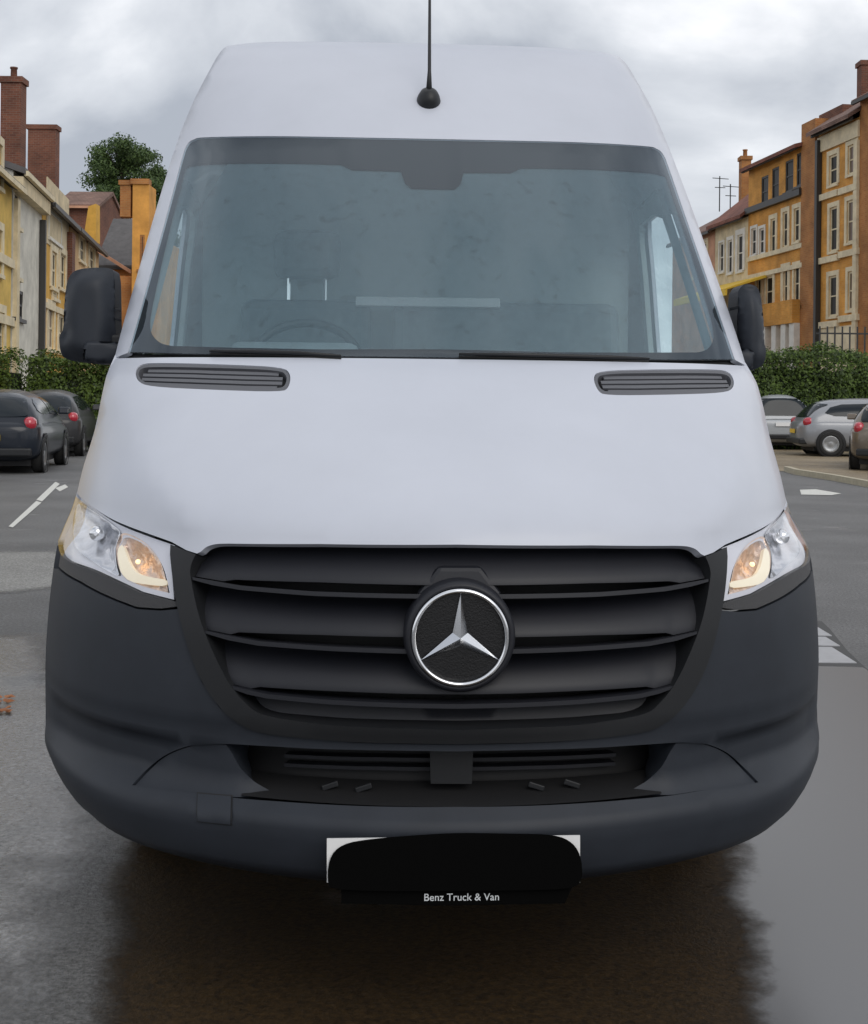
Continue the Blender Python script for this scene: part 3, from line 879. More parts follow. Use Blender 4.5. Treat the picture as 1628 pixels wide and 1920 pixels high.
for side in (-1, 1):
    f_ = (lambda c: c) if side < 0 else mir
    mr = empty('door_mirror'); mr.parent = van
    pc, pa = (mpl, arm) if side < 0 else (mpr, arm_r)
    cxm = sum(p[0] for p in pc) / len(pc)
    panel('mirror_housing', pc, dome(pc, MY - .02, .07, .06), 'bumper_plastic', mr, step=.014, thick=.10, bstep=.012, rimdir=(0, 1, 0))
    panel('mirror_arm', pa, dome(pa, MY - .030, .025, .03), 'bumper_plastic', mr, step=.012, thick=.10, bstep=.012, rimdir=(0, 1, 0))
    bk = shrink(pc, .003)
    slabp(bk, MY + .12, MY + .15, 'mirror_back', 'trim_black', mr)
    slabp(shrink(pc, .018), MY + .151, MY + .155, 'mirror_glass', 'chrome', mr)
    xa = side * .88
    MB().box(min(xa, side * .97), max(xa, side * .97), MY + .02, MY + .11, 1.47, 1.53).build('mirror_foot', 'trim_black', mr, bevel=.01)

# ---- sides, roof, tail, underbody
Wb = pchip([.3, .6, 1.2, 1.5, 2.2, 2.5, 2.64, 2.685], [.96, .99, .99, .955, .89, .82, .745, .70])
def Fe(z): return F(Wf(z) * .999, z)
TAIL = 6.6
def side_surf(sg):
    def f(p):
        y, z = p; e = Fe(z); k = sstep(e, e + 1.0, y)
        return Vector((sg * (Wf(z) * .999 * (1 - k) + Wb(z) * k), y, z))
    return f
WH = [(1.45, .36), (4.95, .36)]
def arch(c, r, z0):
    a0 = math.asin((z0 - c[1]) / r)
    return [(c[0] + r * math.cos(math.pi - a0 - (math.pi - 2 * a0) * k / 16), c[1] + r * math.sin(math.pi - a0 - (math.pi - 2 * a0) * k / 16)) for k in range(17)]
side_poly = [(Fe(z), z) for z in [.95 + (ZT - .95) * k / 40 for k in range(40, -1, -1)]] + [(WH[0][0], .95)]
clad = [(Fe(z) - .002, z) for z in [.33 + .617 * k / 16 for k in range(16, -1, -1)]] + [p for p in arch(WH[0], .41, .33) if p[0] < WH[0][0]] + [(WH[0][0] - .004, .77), (WH[0][0] - .004, .947)]
side_poly += [p for p in arch(WH[0], .41, .33) if p[0] >= WH[0][0]] + arch(WH[1], .41, .33) + [(TAIL, .33), (TAIL, ZT)]
win = [(1.42, 1.50), (1.60, 1.72), (1.86, 2.0), (2.05, 2.04), (2.36, 2.04), (2.40, 1.98), (2.40, 1.52), (2.36, 1.48), (1.46, 1.47)]
for sg in (-1, 1):
    nm = (lambda p: None)
    sf = side_surf(sg)
    po = side_poly if sg > 0 else side_poly
    if sg > 0:
        panel('side_panel', po, sf, 'van_white', van, step=.12, holes=[win], thick=.015, bstep=.06)
        panel('side_window', shrink(win, .004), sf, 'side_glass', van, step=.1, rim=False, thick=0, off=-.008)
        panel('wing_cladding', clad, sf, 'bumper_plastic', van, step=.06, thick=.02, bstep=.03)
        panel('door_trim', [(1.28, 1.1), (1.38, 1.5), (1.9, 2.1), (2.46, 2.1), (2.46, 1.1)], sf, 'cab_trim', van, step=.1, holes=[shrink(win, .01)], thick=.02, off=-.03)
    else:   # mirrored parameter so that normals point outwards
        q = lambda c: [(-y, z) for y, z in c]
        sf2 = lambda p, sf=sf: sf((-p[0], p[1]))
        panel('side_panel', q(po), sf2, 'van_white', van, step=.12, holes=[q(win)], thick=.015, bstep=.06)
        panel('side_window', q(shrink(win, .004)), sf2, 'side_glass', van, step=.1, rim=False, thick=0, off=-.008)
        panel('wing_cladding', q(clad), sf2, 'bumper_plastic', van, step=.06, thick=.02, bstep=.03)
        panel('door_trim', q([(1.28, 1.1), (1.38, 1.5), (1.9, 2.1), (2.46, 2.1), (2.46, 1.1)]), sf2, 'cab_trim', van, step=.1, holes=[q(shrink(win, .01))], thick=.02, off=-.03)
    for wc in WH:
        w_ = empty('wheel'); w_.parent = van
        xo = sg * (.92 if wc[0] < 2 else .94)
        fn = lambda a, b, h, xo=xo, wc=wc, sg=sg: Vector((xo - sg * h, wc[0] + a, wc[1] + b))
        MB().lathe([(.21, .02), (.23, .0), (.31, .0), (.345, .02), (.36, .06), (.36, .17), (.345, .21), (.30, .225), (.21, .22)], 40, fn).build('tyre', 'rubber', w_, True)
        MB().lathe([(.215, .015), (.20, .03), (.19, .07), (.12, .05), (.06, .03), (.0005, .03)], 32, fn).build('rim', 'rim_grey', w_, True)
rp = MB()
st_ = [2.44 + (TAIL - 2.44) * k / 12 for k in range(13)]
for y in st_:
    for i in range(9):
        x = -.70 + 1.40 * i / 8
        rp.v.append(Vector((x, y, ZT - .002 + .025 * (1 - (x / .70) ** 2) * sstep(2.3, 3.4, y))))
rp.f = [(j * 9 + i, j * 9 + i + 1, (j + 1) * 9 + i + 1, (j + 1) * 9 + i) for j in range(12) for i in range(8)]
rp.build('roof', 'van_white', van, True)
tl = [(Wb(z), z) for z in [.33 + (ZT - .33) * k / 20 for k in range(21)]]
slabp([(-x, z) for x, z in tl] + list(reversed(tl)), TAIL - .02, TAIL - .001, 'rear_doors', 'van_white', van)
slabp([(-.86, .95), (-.86, 2.5), (.86, 2.5), (.86, .95)][::-1] if False else [(-.84, .5), (-.84, 2.1), (-.6, 2.5), (.6, 2.5), (.84, 2.1), (.84, .5)], 2.50, 2.53, 'bulkhead', 'cab_trim', van)
MB().box(-.74, .74, .45, TAIL - .1, .30, .42).build('underbody', 'deep_black', van)
MB().box(-.86, .86, 1.0, 2.5, .86, .90).build('cab_floor', 'deep_black', van)
for sg in (-1, 1):
    for wc in WH:
        MB().box(*sorted((sg * .70, sg * .72)), wc[0] - .42, wc[0] + .42, .33, .85).build('wheel_well', 'deep_black', van)

# ---- cab
MB().prism([(1.02, 1.36), (1.22, 1.455), (1.5, 1.45), (1.58, 1.36), (1.55, .95), (1.02, .95)], lambda a, b, d: Vector((d, a, b)), -.80, .80).build('dashboard', 'dash_grey', van, bevel=.02)
MB().prism([(1.30, 1.45), (1.36, 1.52), (1.52, 1.50), (1.56, 1.42)], lambda a, b, d: Vector((d, a, b)), -.62, -.22).build('instrument_hood', 'dash_grey', van, bevel=.03)
sw = empty('steering_wheel'); sw.parent = van
cw = Vector((-.40, 1.68, 1.44)); ua = Vector((1, 0, 0)); ub = Vector((0, .55, .83)).normalized(); un = ua.cross(ub)
MB().tube([cw + (ua * math.cos(t) + ub * math.sin(t)) * .19 for t in [2 * math.pi * k / 40 for k in range(41)]], .015, 8, False).build('rim', 'trim_black', sw, True)
MB().tube([cw - ua * .18, cw - un * .0 + Vector((0, -.02, -.02)), cw + ua * .18], .018, 8).build('spoke', 'trim_black', sw, True)
for xs0, xs1, nm in ((-.68, -.18, 'driver_seat'), (-.10, .78, 'bench_seat')):
    se = empty(nm); se.parent = van
    MB().prism([(1.75, 1.0), (1.75, 1.14), (2.2, 1.12), (2.36, 1.72), (2.46, 1.72), (2.36, 1.0)], lambda a, b, d: Vector((d, a, b)), xs0, xs1).build('cushion', 'seat_cloth', se, bevel=.04)
    n = 1 if nm == 'driver_seat' else 0
    for k in range(n):
        xm = (xs0 + (xs1 - xs0) * (k + .5) / n)
        MB().box(xm - .13, xm + .13, 2.38, 2.46, 1.80, 1.99).build('headrest', 'seat_cloth', se, bevel=.04)
        for sx in (-.07, .07):
            MB().tube([(xm + sx, 2.41, 1.69), (xm + sx, 2.42, 1.86)], .007, 6).build('headrest_post', 'chrome', se)
MB().box(-.24, .31, 2.31, 2.35, 1.695, 1.73).build('seat_tray', 'paper', van, bevel=.004)

# ================================================================== HOUSES
mat('render_yellow', (.62, .42, .10), .85, noise=(1.3, .26))
mat('render_gold', (.60, .34, .06), .85, noise=(1.3, .26))
mat('render_cream', (.62, .52, .34), .85, noise=(1.5, .26))
mat('render_white', (.58, .56, .49), .85, noise=(1.2, .26))
mat('render_orange', (.62, .30, .065), .85, noise=(1.2, .26))
mat('render_peach', (.60, .40, .20), .85, noise=(1.2, .26))
mat('render_pink', (.50, .27, .17), .85, noise=(1.2, .26))
mat('slate', (.085, .08, .08), .6, noise=(3, .3))
mat('window_dark', (.014, .012, .010), .3, spec=.10)
mat('window_brown', (.10, .055, .03), .3)
mat('frame_cream', (.66, .57, .39), .7, noise=(2.0, .2))
mat('frame_white', (.66, .64, .58), .6, noise=(2.0, .15))
mat('pipe_dark', (.03, .028, .026), .5)
mat('iron_black', (.015, .015, .016), .5)
mat('awning_yellow', (.75, .50, .05), .7)
def brickmat(name, c1, c2, mortar, scale=1.0):
    m = bpy.data.materials.new(name); m.use_nodes = True
    nt = m.node_tree; p = nt.nodes['Principled BSDF']; p.inputs['Roughness'].default_value = .85
    t = nt.nodes.new('ShaderNodeTexCoord'); mp = nt.nodes.new('ShaderNodeMapping'); b = nt.nodes.new('ShaderNodeTexBrick')
    # run the courses on x+y against z
    sx = nt.nodes.new('ShaderNodeSeparateXYZ'); cb_ = nt.nodes.new('ShaderNodeCombineXYZ'); ad = nt.nodes.new('ShaderNodeMath'); ad.operation = 'ADD'
    nt.links.new(t.outputs['Object'], sx.inputs[0]); nt.links.new(sx.outputs[0], ad.inputs[0]); nt.links.new(sx.outputs[1], ad.inputs[1])
    nt.links.new(ad.outputs[0], cb_.inputs[0]); nt.links.new(sx.outputs[2], cb_.inputs[1])
    nt.links.new(cb_.outputs[0], b.inputs['Vector'])
    b.inputs['Scale'].default_value = scale
    b.inputs['Brick Width'].default_value = .24; b.inputs['Row Height'].default_value = .085; b.inputs['Mortar Size'].default_value = .008
    b.inputs['Color1'].default_value = (*c1, 1); b.inputs['Color2'].default_value = (*c2, 1); b.inputs['Mortar'].default_value = (*mortar, 1)
    n = nt.nodes.new('ShaderNodeTexNoise'); n.inputs['Scale'].default_value = 1.1; n.inputs['Detail'].default_value = 6
    nt.links.new(t.outputs['Object'], n.inputs['Vector'])
    r = nt.nodes.new('ShaderNodeValToRGB'); nt.links.new(n.outputs['Fac'], r.inputs[0])
    r.color_ramp.elements[0].position, r.color_ramp.elements[0].color = .3, (.65, .65, .65, 1)
    r.color_ramp.elements[1].position, r.color_ramp.elements[1].color = .7, (1.15, 1.15, 1.15, 1)
    mx = nt.nodes.new('ShaderNodeMix'); mx.data_type = 'RGBA'; mx.blend_type = 'MULTIPLY'; mx.inputs['Factor'].default_value = 1
    nt.links.new(b.outputs['Color'], mx.inputs['A']); nt.links.new(r.outputs[0], mx.inputs['B'])
    nt.links.new(mx.outputs['Result'], p.inputs['Base Color'])
    M[name] = m
brickmat('brick_red', (.13, .042, .024), (.19, .066, .036), (.17, .12, .09))
brickmat('brick_brown', (.36, .135, .035), (.42, .18, .05), (.38, .22, .10))
brickmat('brick_golden', (.62, .27, .04), (.70, .33, .06), (.60, .34, .11))
brickmat('tile_red', (.21, .075, .05), (.28, .11, .075), (.10, .045, .03), 1.0)
brickmat('tile_brown', (.19, .11, .085), (.25, .15, .115), (.09, .055, .045), 1.0)

class Facade:
    """vertical wall line on the ground: P0 + e*s, outward normal n"""
    def __init__(s, p0, e, n): s.p, s.e, s.n = Vector(p0), Vector(e).normalized(), Vector(n).normalized()
    def hit(s, u, v):
        d = ray(u, v); t = s.p.dot(s.n) / d.dot(s.n)      # n has no z part
        q = d * t
        return ((q - s.p).dot(s.e), CAMH + d.z * t)
    def pt(s, a, z, off=0.0): return s.p + s.e * a + Vector((0, 0, z)) + s.n * off
    def box(s, mb, a0, a1, o0, o1, z0, z1):
        vs = [s.pt(a, z, o) for z in (z0, z1) for o in (o0, o1) for a in (a0, a1)]
        return mb.add(vs, [(0, 2, 3, 1), (4, 5, 7, 6), (0, 1, 5, 4), (2, 6, 7, 3), (0, 4, 6, 2), (1, 3, 7, 5)])

def fix(o):
    import bmesh
    bm = bmesh.new(); bm.from_mesh(o.data); bmesh.ops.recalc_face_normals(bm, faces=bm.faces); bm.to_mesh(o.data); bm.free()
    return o

def house(name, label, F_, u0, u1, ve, wall, windows=(), depth=8.0, roof=None, ridge=2.6, group=None, frame='frame_cream', overhang=.35, s_pad=(0, 0), zmin=0.0, eave_trim=None):
    a0, z_e = F_.hit(u0, ve); a1, _ = F_.hit(u1, ve)
    a0 += s_pad[0]; a1 += s_pad[1]
    lo, hi = min(a0, a1), max(a0, a1)
    h = empty(name, F_.pt((lo + hi) / 2, 0, -depth / 2))
    inv = Matrix.Translation(-h.location)
    def put(o): o.data.transform(inv); o.parent = h; return o
    def sub(o, par): o.data.transform(inv); o.parent = par; return o
    holes, rects = [], []
    for w in windows:
        ul, ur, vt, vb = w[:4]
        sa, _ = F_.hit(ul, (vt + vb) / 2); sb, _ = F_.hit(ur, (vt + vb) / 2)
        _, zt_ = F_.hit((ul + ur) / 2, vt); _, zb_ = F_.hit((ul + ur) / 2, vb)
        sa, sb = min(sa, sb), max(sa, sb)
        sa, sb = max(sa, lo + .05), min(sb, hi - .05)
        if sb - sa < .15: continue
        rects.append((sa, sb, zb_, zt_, w[4] if len(w) > 4 else {}))
        holes.append([(sa, zb_), (sb, zb_), (sb, zt_), (sa, zt_)])
    put(panel('wall', [(lo, zmin), (hi, zmin), (hi, z_e), (lo, z_e)], lambda p: F_.pt(p[0], p[1]), wall, None, step=50, holes=holes, thick=.12, normal=F_.n))
    mb = MB(); F_.box(mb, lo + .01, hi - .01, -depth, -.125, zmin, z_e - .01)
    put(fix(mb.build('wall', wall)))
    for sa, sb, zb_, zt_, opt in rects:
        fm = opt.get('frame', frame); t = .09
        mb = MB()
        F_.box(mb, sa, sa + t, -.10, -.02, zb_, zt_); F_.box(mb, sb - t, sb, -.10, -.02, zb_, zt_)
        F_.box(mb, sa + t, sb - t, -.10, -.02, zt_ - t, zt_); F_.box(mb, sa + t, sb - t, -.10, -.02, zb_, zb_ + t)
        if not opt.get('plain'):
            zm = zb_ + (zt_ - zb_) * .5
            F_.box(mb, sa + t, sb - t, -.095, -.025, zm - .03, zm + .03)
            if sb - sa > 1.1:
                F_.box(mb, (sa + sb) / 2 - .035, (sa + sb) / 2 + .035, -.093, -.027, zb_ + t, zt_ - t)
        wo = put(fix(mb.build('window', fm)))
        mb = MB(); F_.box(mb, sa + t * .5, sb - t * .5, -.075, -.055, zb_ + t * .5, zt_ - t * .5)
        sub(fix(mb.build('pane', opt.get('pane', 'window_dark'))), wo)
        mb = MB(); F_.box(mb, sa - .12, sb + .12, -.1, .10, zb_ - .11, zb_ - .002)
        sub(fix(mb.build('sill', fm)), wo)
        sw_ = opt.get('surround', .22)
        if sw_:
            mb = MB()
            F_.box(mb, sa - sw_, sa - .002, .0, .05, zb_, zt_ + sw_); F_.box(mb, sb + .002, sb + sw_, .0, .05, zb_, zt_ + sw_)
            F_.box(mb, sa - .001, sb + .001, .0, .049, zt_ + .002, zt_ + sw_)
            sub(fix(mb.build('surround', fm)), wo)
    if roof:
        o_ = overhang
        prof = [(o_, z_e - .12), (o_, z_e + .06), (-depth / 2, z_e + ridge), (-depth - o_, z_e + .06), (-depth - o_, z_e - .12), (-depth / 2, z_e + ridge - .22)]
        mb = MB()
        vs = [F_.pt(a, z, o) for a in (lo - .1, hi + .1) for o, z in prof]
        mb.add(vs, [(0, 1, 7, 6), (1, 2, 8, 7), (2, 3, 9, 8), (3, 4, 10, 9), (4, 5, 11, 10), (5, 0, 6, 11), (0, 5, 2, 1), (5, 4, 3, 2), (6, 7, 8, 11), (11, 8, 9, 10)])
        put(fix(mb.build('roof', roof)))
        mb = MB()
        for a in (lo, hi):
            mb.add([F_.pt(a + (.02 if a == lo else -.02), z, o) for o, z in ((-.02, z_e - .01), (-depth, z_e - .01), (-depth / 2, z_e + ridge - .25))], [(0, 1, 2)])
        put(mb.build('gable_wall', wall))
        mb = MB(); F_.box(mb, lo, hi, .30, .42, z_e - .16, z_e - .02)
        put(fix(mb.build('gutter', eave_trim or 'pipe_dark')))
    return h, put, lo, hi, z_e

def hbox(put, F_, name, m_, a0, a1, o0, o1, z0, z1):
    mb = MB(); F_.box(mb, min(a0, a1), max(a0, a1), o0, o1, z0, z1)
    return put(fix(mb.build(name, m_)))
def band(put, F_, name, m_, u0, u1, v, th, o=.08, sg=1):
    """horizontal moulding whose height is read at u0"""
    a0, z = F_.hit(u0, v); a1, _ = F_.hit(u1, v)
    return hbox(put, F_, name, m_, a0, a1, 0.0, o, z - th, z)
def chimney(put, F_, ul, ur, vt, vb, back, m_='brick_red', pots=1, w=None, drop=3.0):
    """stack standing `back` metres behind the facade line"""
    G = Facade(F_.p - F_.n * back, F_.e, F_.n)
    sa, zt_ = G.hit((ul + ur) / 2, vt); _, zb_ = G.hit((ul + ur) / 2, vb)
    sa2, _ = G.hit(ul, vt); sb2, _ = G.hit(ur, vt)
    Y = G.pt(sa, 0).y
    wid = w or max(.5, abs(ur - ul) / FPX * Y * .85)
    c = G.pt(sa, 0)
    cm = MB(); cm.box(c.x - wid / 2, c.x + wid / 2, c.y - .35, c.y + .35, zb_ - drop, zt_ - .22)
    o = put(fix(cm.build('chimney', m_)))
    inv = Matrix.Translation(-o.parent.location)
    def sub(q): q.data.transform(inv); q.parent = o; return q
    cm = MB(); cm.box(c.x - wid / 2 - .07, c.x + wid / 2 + .07, c.y - .42, c.y + .42, zt_ - .22, zt_)
    sub(fix(cm.build('chimney_cap', m_)))
    for k in range(pots):
        x = c.x + (k - (pots - 1) / 2) * .4
        sub(MB().lathe([(.13, 0), (.12, .35), (.15, .37), (.15, .42), (.10, .42)], 10, lambda a, b, h_: Vector((x + a, c.y + b, zt_ + h_))).build('chimney_pot', m_, smooth=True))
    return o

# ---- left row
FL = Facade((-11.98, 37.7, 0), (-.1365, 1, 0), (1, .1365, 0))
D = {'plain': True}
ws1 = [(-60, -38, 250, 330), (-22, 2, 262, 345), (-60, -38, 425, 510), (-24, 2, 425, 510), (-60, -38, 575, 660), (-10, 6, 585, 668)]
h, put, lo, hi, ze = house('yellow_house', 'tall yellow house cut off by the left edge of the picture', FL, -150, 24, 205, 'render_yellow', ws1, roof='slate', ridge=2.0, group=None, eave_trim='frame_cream')
tag(h, cat='house'); h['label'] = 'tall yellow house cut off by the left edge of the picture'
band(put, FL, 'string_course', 'frame_cream', -150, 24, 390, .25); band(put, FL, 'string_course', 'frame_cream', -150, 24, 540, .25)
ws2 = [(27, 37, 360, 425, dict(surround=0)), (27, 37, 450, 520, dict(surround=0)), (24, 43, 543, 597, dict(surround=0, frame='pipe_dark')), (26, 36, 612, 672, dict(surround=0))]
h, put, lo, hi, ze = house('white_house', 'pale grey-white rendered house beside the tall yellow house', FL, 25, 79, 318, 'render_white', ws2, roof='slate', ridge=1.5, eave_trim='frame_cream')
tag(h, cat='house'); h['label'] = 'pale grey-white rendered house beside the tall yellow house'
hbox(put, FL, 'cornice', 'render_cream', lo, hi, .0, .28, ze - .6, ze - .18)
hbox(put, FL, 'drainpipe', 'pipe_dark', hi - .45, hi - .25, .02, .2, 0, ze - .8)
hbox(put, FL, 'pier', 'render_cream', lo + .1, lo + .55, .0, .12, 0, ze - .8)
chimney(put, FL, 4, 48, 147, 300, 2.2, pots=1)
chimney(put, FL, 52, 113, 236, 360, 3.4, pots=0)
ws3 = [(90, 113, 408, 452, dict(surround=.12, frame='frame_white')), (95, 105, 472, 540), (111, 122, 476, 542), (97, 108, 545, 560, dict(surround=.1, pane='window_brown')), (88, 100, 575, 655, dict(pane='window_brown')), (108, 120, 590, 660)]
h, put, lo, hi, ze = house('gold_house', 'deep yellow house with pale window panel left of the door mirror', FL, 80, 131, 378, 'render_gold', ws3, roof='slate', ridge=2.2)
tag(h, cat='house'); h['label'] = 'deep yellow house with pale window panel above the left door mirror'
a_, z_ = FL.hit(86, 455); b_, z2_ = FL.hit(128, 400)
hbox(put, FL, 'wall_panel', 'render_cream', a_, b_, 0, .03, z_, z2_ + .5)
band(put, FL, 'string_course', 'frame_cream', 82, 130, 565, .2)
hbox(put, FL, 'drainpipe', 'brick_red', hi - .9, hi, .02, .22, 0, ze - .3)
ws4 = [(148, 158, 445, 490), (166, 176, 465, 505), (148, 158, 530, 590), (166, 176, 540, 600)]
h, put, lo, hi, ze = house('peach_house', 'peach rendered house rising behind the left door mirror', FL, 132, 186, 425, 'render_peach', ws4, roof='tile_brown', ridge=2.2)
tag(h, cat='house'); h['label'] = 'peach rendered house rising just behind the left door mirror'
dm = MB(); cD = FL.pt(*[FL.hit(172, 425)[0]], 0)
GD = Facade((0, cD.y, 0), (1, 0, 0), (0, -1, 0))
p_ = [GD.hit(u, v) for u, v in [(160, 440), (182, 455), (182, 383), (168, 388)]]
put(fix(dm.prism(p_, lambda a, b, d: Vector((a, cD.y + d, b)), -.2, .5).build('dormer_gable', 'render_gold')))

# ---- houses closing the left side of the street
FE = Facade((0, 68, 0), (1, 0, 0), (0, -1, 0))
h, put, lo, hi, ze = house('slate_roofed_house', 'brown brick house with a dark slate roof left of the van', FE, 184, 252, 500, 'brick_brown', [(196, 206, 530, 575), (222, 232, 530, 575)], roof='slate', ridge=2.9, depth=7)
tag(h, cat='house'); h['label'] = 'brown brick house with a dark slate roof and pale verge'
lt0, lt1 = FE.hit(181, 464), FE.hit(250, 508)
mb = MB(); mb.add([Vector((lt0[0], 67.2, lt0[1])), Vector((lt1[0], 67.2, lt1[1])), Vector((lt1[0], 67.2, lt1[1] - .18)), Vector((lt0[0], 67.2, lt0[1] - .18)),
                   Vector((lt0[0], 67.5, lt0[1])), Vector((lt1[0], 67.5, lt1[1])), Vector((lt1[0], 67.5, lt1[1] - .18)), Vector((lt0[0], 67.5, lt0[1] - .18))],
                  [(0, 1, 2, 3), (7, 6, 5, 4), (0, 4, 5, 1), (3, 2, 6, 7), (0, 3, 7, 4), (1, 5, 6, 2)])
put(fix(mb.build('verge_board', 'render_pink')))
FB = Facade((0, 78, 0), (1, 0, 0), (0, -1, 0))
h, put, lo, hi, ze = house('rear_house', 'house', FB, 108, 186, 386, 'brick_red', [], roof='tile_brown', ridge=1.3, depth=6, eave_trim='render_pink')
tag(h, cat='house'); h['label'] = 'low brown roofed house in front of the large tree on the left'
FO = Facade((0, 64, 0), (1, 0, 0), (0, -1, 0))
h, put, lo, hi, ze = house('orange_house', 'narrow bright orange house half hidden behind the van', FO, 249, 280, 345, 'render_orange', [(262, 271, 440, 505, dict(surround=0, pane='window_brown', frame='brick_brown')), (262, 271, 540, 600, dict(surround=.1))], depth=1.6)
tag(h, cat='house'); h['label'] = 'narrow bright orange house half hidden by the van\'s left pillar'
hbox(put, FO, 'parapet', 'brick_brown', lo - .1, hi, -.5, .1, ze, ze + .25)
chimney(put, FO, 227, 250, 340, 396, .4, 'brick_brown', pots=0, drop=.3)
hbox(put, FO, 'side_wing', 'brick_brown', lo - .95, lo - .01, -1.5, -.6, 0, FO.hit(240, 515)[1])
hbox(put, FO, 'side_wing', 'render_orange', hi + .01, hi + .55, -5, -.3, 0, FO.hit(290, 445)[1])

# ---- right row
FR = Facade((17.7, 59, 0), (-.1365, 1, 0), (-1, -.1365, 0))
sf_ = dict(surround=.22); pb = dict(surround=.2, pane='window_brown')
wr1 = [(1556, 1571, 290, 346, sf_), (1591, 1606, 271, 326, pb), (1557, 1571, 388, 471, sf_), (1589, 1604, 375, 454, pb), (1555, 1570, 517, 593, sf_), (1591, 1606, 508, 581, pb)]
h, put, lo, hi, ze = house('brick_townhouse', 'tall golden brick townhouse with cream window surrounds at the right edge', FR, 1613, 1537, 218, 'brick_golden', wr1, roof='tile_brown', ridge=3.0, overhang=.6)
tag(h, cat='house'); h['label'] = 'tall golden brick townhouse with cream window surrounds at the right edge'
hbox(put, FR, 'frieze', 'frame_cream', lo, hi, 0, .10, ze - .85, ze - .15)
for v_ in (356, 478, 602): band(put, FR, 'sill_band', 'frame_cream', 1575, 1540, v_ - 2, .28, .14); band(put, FR, 'sill_band', 'frame_cream', 1612, 1577, v_ - 14, .28, .14)
hbox(put, FR, 'corner_strip', 'frame_cream', lo, lo + .35, 0.0, .12, 0, ze - 1.0)
hbox(put, FR, 'drainpipe', 'pipe_dark', hi - .35, hi - .1, .02, .25, 0, ze - .3)
hbox(put, FR, 'base_course', 'frame_cream', lo + .4, hi - .4, 0, .06, 0, FR.hit(1575, 612)[1])
chimney(put, FR, 1610, 1634, 116, 205, 3.0, pots=0)
h, put, lo, hi, ze = house('brick_side_wing', 'plain brown brick wing running out of the picture on the right', FR, 1760, 1614, 120, 'brick_brown', [(1660, 1680, 290, 350, sf_), (1660, 1680, 390, 470, sf_)], roof='tile_brown', ridge=2.4)
tag(h, cat='house'); h['label'] = 'plain brown brick wing running out of the picture on the right'
at_w = dict(surround=0, frame='pipe_dark')
wr2 = [(1428, 1441, 330, 388, at_w), (1448, 1461, 314, 377, at_w), (1473, 1488, 300, 359, at_w), (1494, 1507, 286, 348, at_w),
       (1410, 1419, 428, 478, dict(frame='frame_white', surround=.15)), (1425, 1434, 428, 476, dict(frame='frame_white', surround=.15)), (1446, 1455, 410, 474, sf_), (1469, 1478, 397, 463, sf_), (1490, 1500, 390, 453, sf_),
       (1420, 1428, 522, 580, dict(surround=.2)), (1437, 1450, 518, 575, dict(surround=.25)), (1470, 1478, 505, 568, dict(surround=.3)), (1490, 1500, 498, 565, dict(surround=.2))]
h, put, lo, hi, ze = house('attic_townhouse', 'orange brick townhouse with a row of four dark attic windows', FR, 1508, 1405, 273, 'brick_golden', wr2, roof='tile_red', ridge=1.2, overhang=.5)
tag(h, cat='house'); h['label'] = 'orange brick townhouse with a row of four dark attic windows'
band(put, FR, 'attic_ledge', 'pipe_dark', 1508, 1405, 353, .30, .25)
band(put, FR, 'sill_band', 'frame_cream', 1508, 1405, 455, .22, .14); band(put, FR, 'sill_band', 'frame_cream', 1508, 1405, 492, .22, .12); band(put, FR, 'sill_band', 'frame_cream', 1508, 1405, 571, .2, .12)
ap, zp = FR.hit(1508, 228); aq, _ = FR.hit(1534, 228)
hbox(put, FR, 'brick_pier', 'brick_brown', ap, aq, -3.0, .12, 0, FR.hit(1520, 228)[1])
hbox(put, FR, 'pier_cap', 'brick_red', ap - .3, FR.hit(1556, 228)[0], -2.2, -.6, FR.hit(1520, 300)[1], FR.hit(1520, 212)[1])
zb0 = FR.hit(1470, 610)[1]
hbox(put, FR, 'shop_lintel', 'brick_golden', lo, hi, 0, .5, zb0, zb0 + 1.1)
for u_ in (1412, 1428, 1446, 1466, 1484, 1500):
    a_, _ = FR.hit(u_, 630)
    hbox(put, FR, 'column', 'frame_white', a_ - .28, a_ + .28, .05, .42, 0, zb0 - .002)
a0_, z0_ = FR.hit(1440, 514); a1_, _ = FR.hit(1335, 514)
aw = MB(); zz_ = z0_
aw.add([FR.pt(a, z, o) for a in (a0_, a1_) for o, z in ((.02, zz_), (2.2, zz_ - .75), (2.2, zz_ - 1.1), (2.1, zz_ - 1.1), (2.1, zz_ - .8), (.02, zz_ - .15))],
       [(0, 1, 7, 6), (1, 2, 8, 7), (2, 3, 9, 8), (3, 4, 10, 9), (4, 5, 11, 10), (5, 0, 6, 11), (0, 5, 4, 3, 2, 1), (6, 7, 8, 9, 10, 11)])
put(fix(aw.build('awning', 'awning_yellow')))
wr3 = [(1350, 1358, 455, 510, dict(frame='frame_white', surround=.12)), (1366, 1374, 450, 512, dict(frame='frame_white', surround=.2)), (1384, 1394, 440, 508, dict(frame='frame_white', surround=.3)), (1352, 1360, 540, 600, dict(surround=.15)), (1372, 1384, 540, 600, dict(surround=.15))]
h, put, lo, hi, ze = house('cream_house', 'cream house with a red tiled roof and a tall chimney with aerials', FR, 1404, 1342, 405, 'render_cream', wr3, roof='tile_red', ridge=3.6, overhang=.5)
tag(h, cat='house'); h['label'] = 'cream house with a red tiled roof and a tall chimney with aerials'
chimney(put, FR, 1387, 1408, 294, 360, 2.6, 'brick_brown', pots=1)
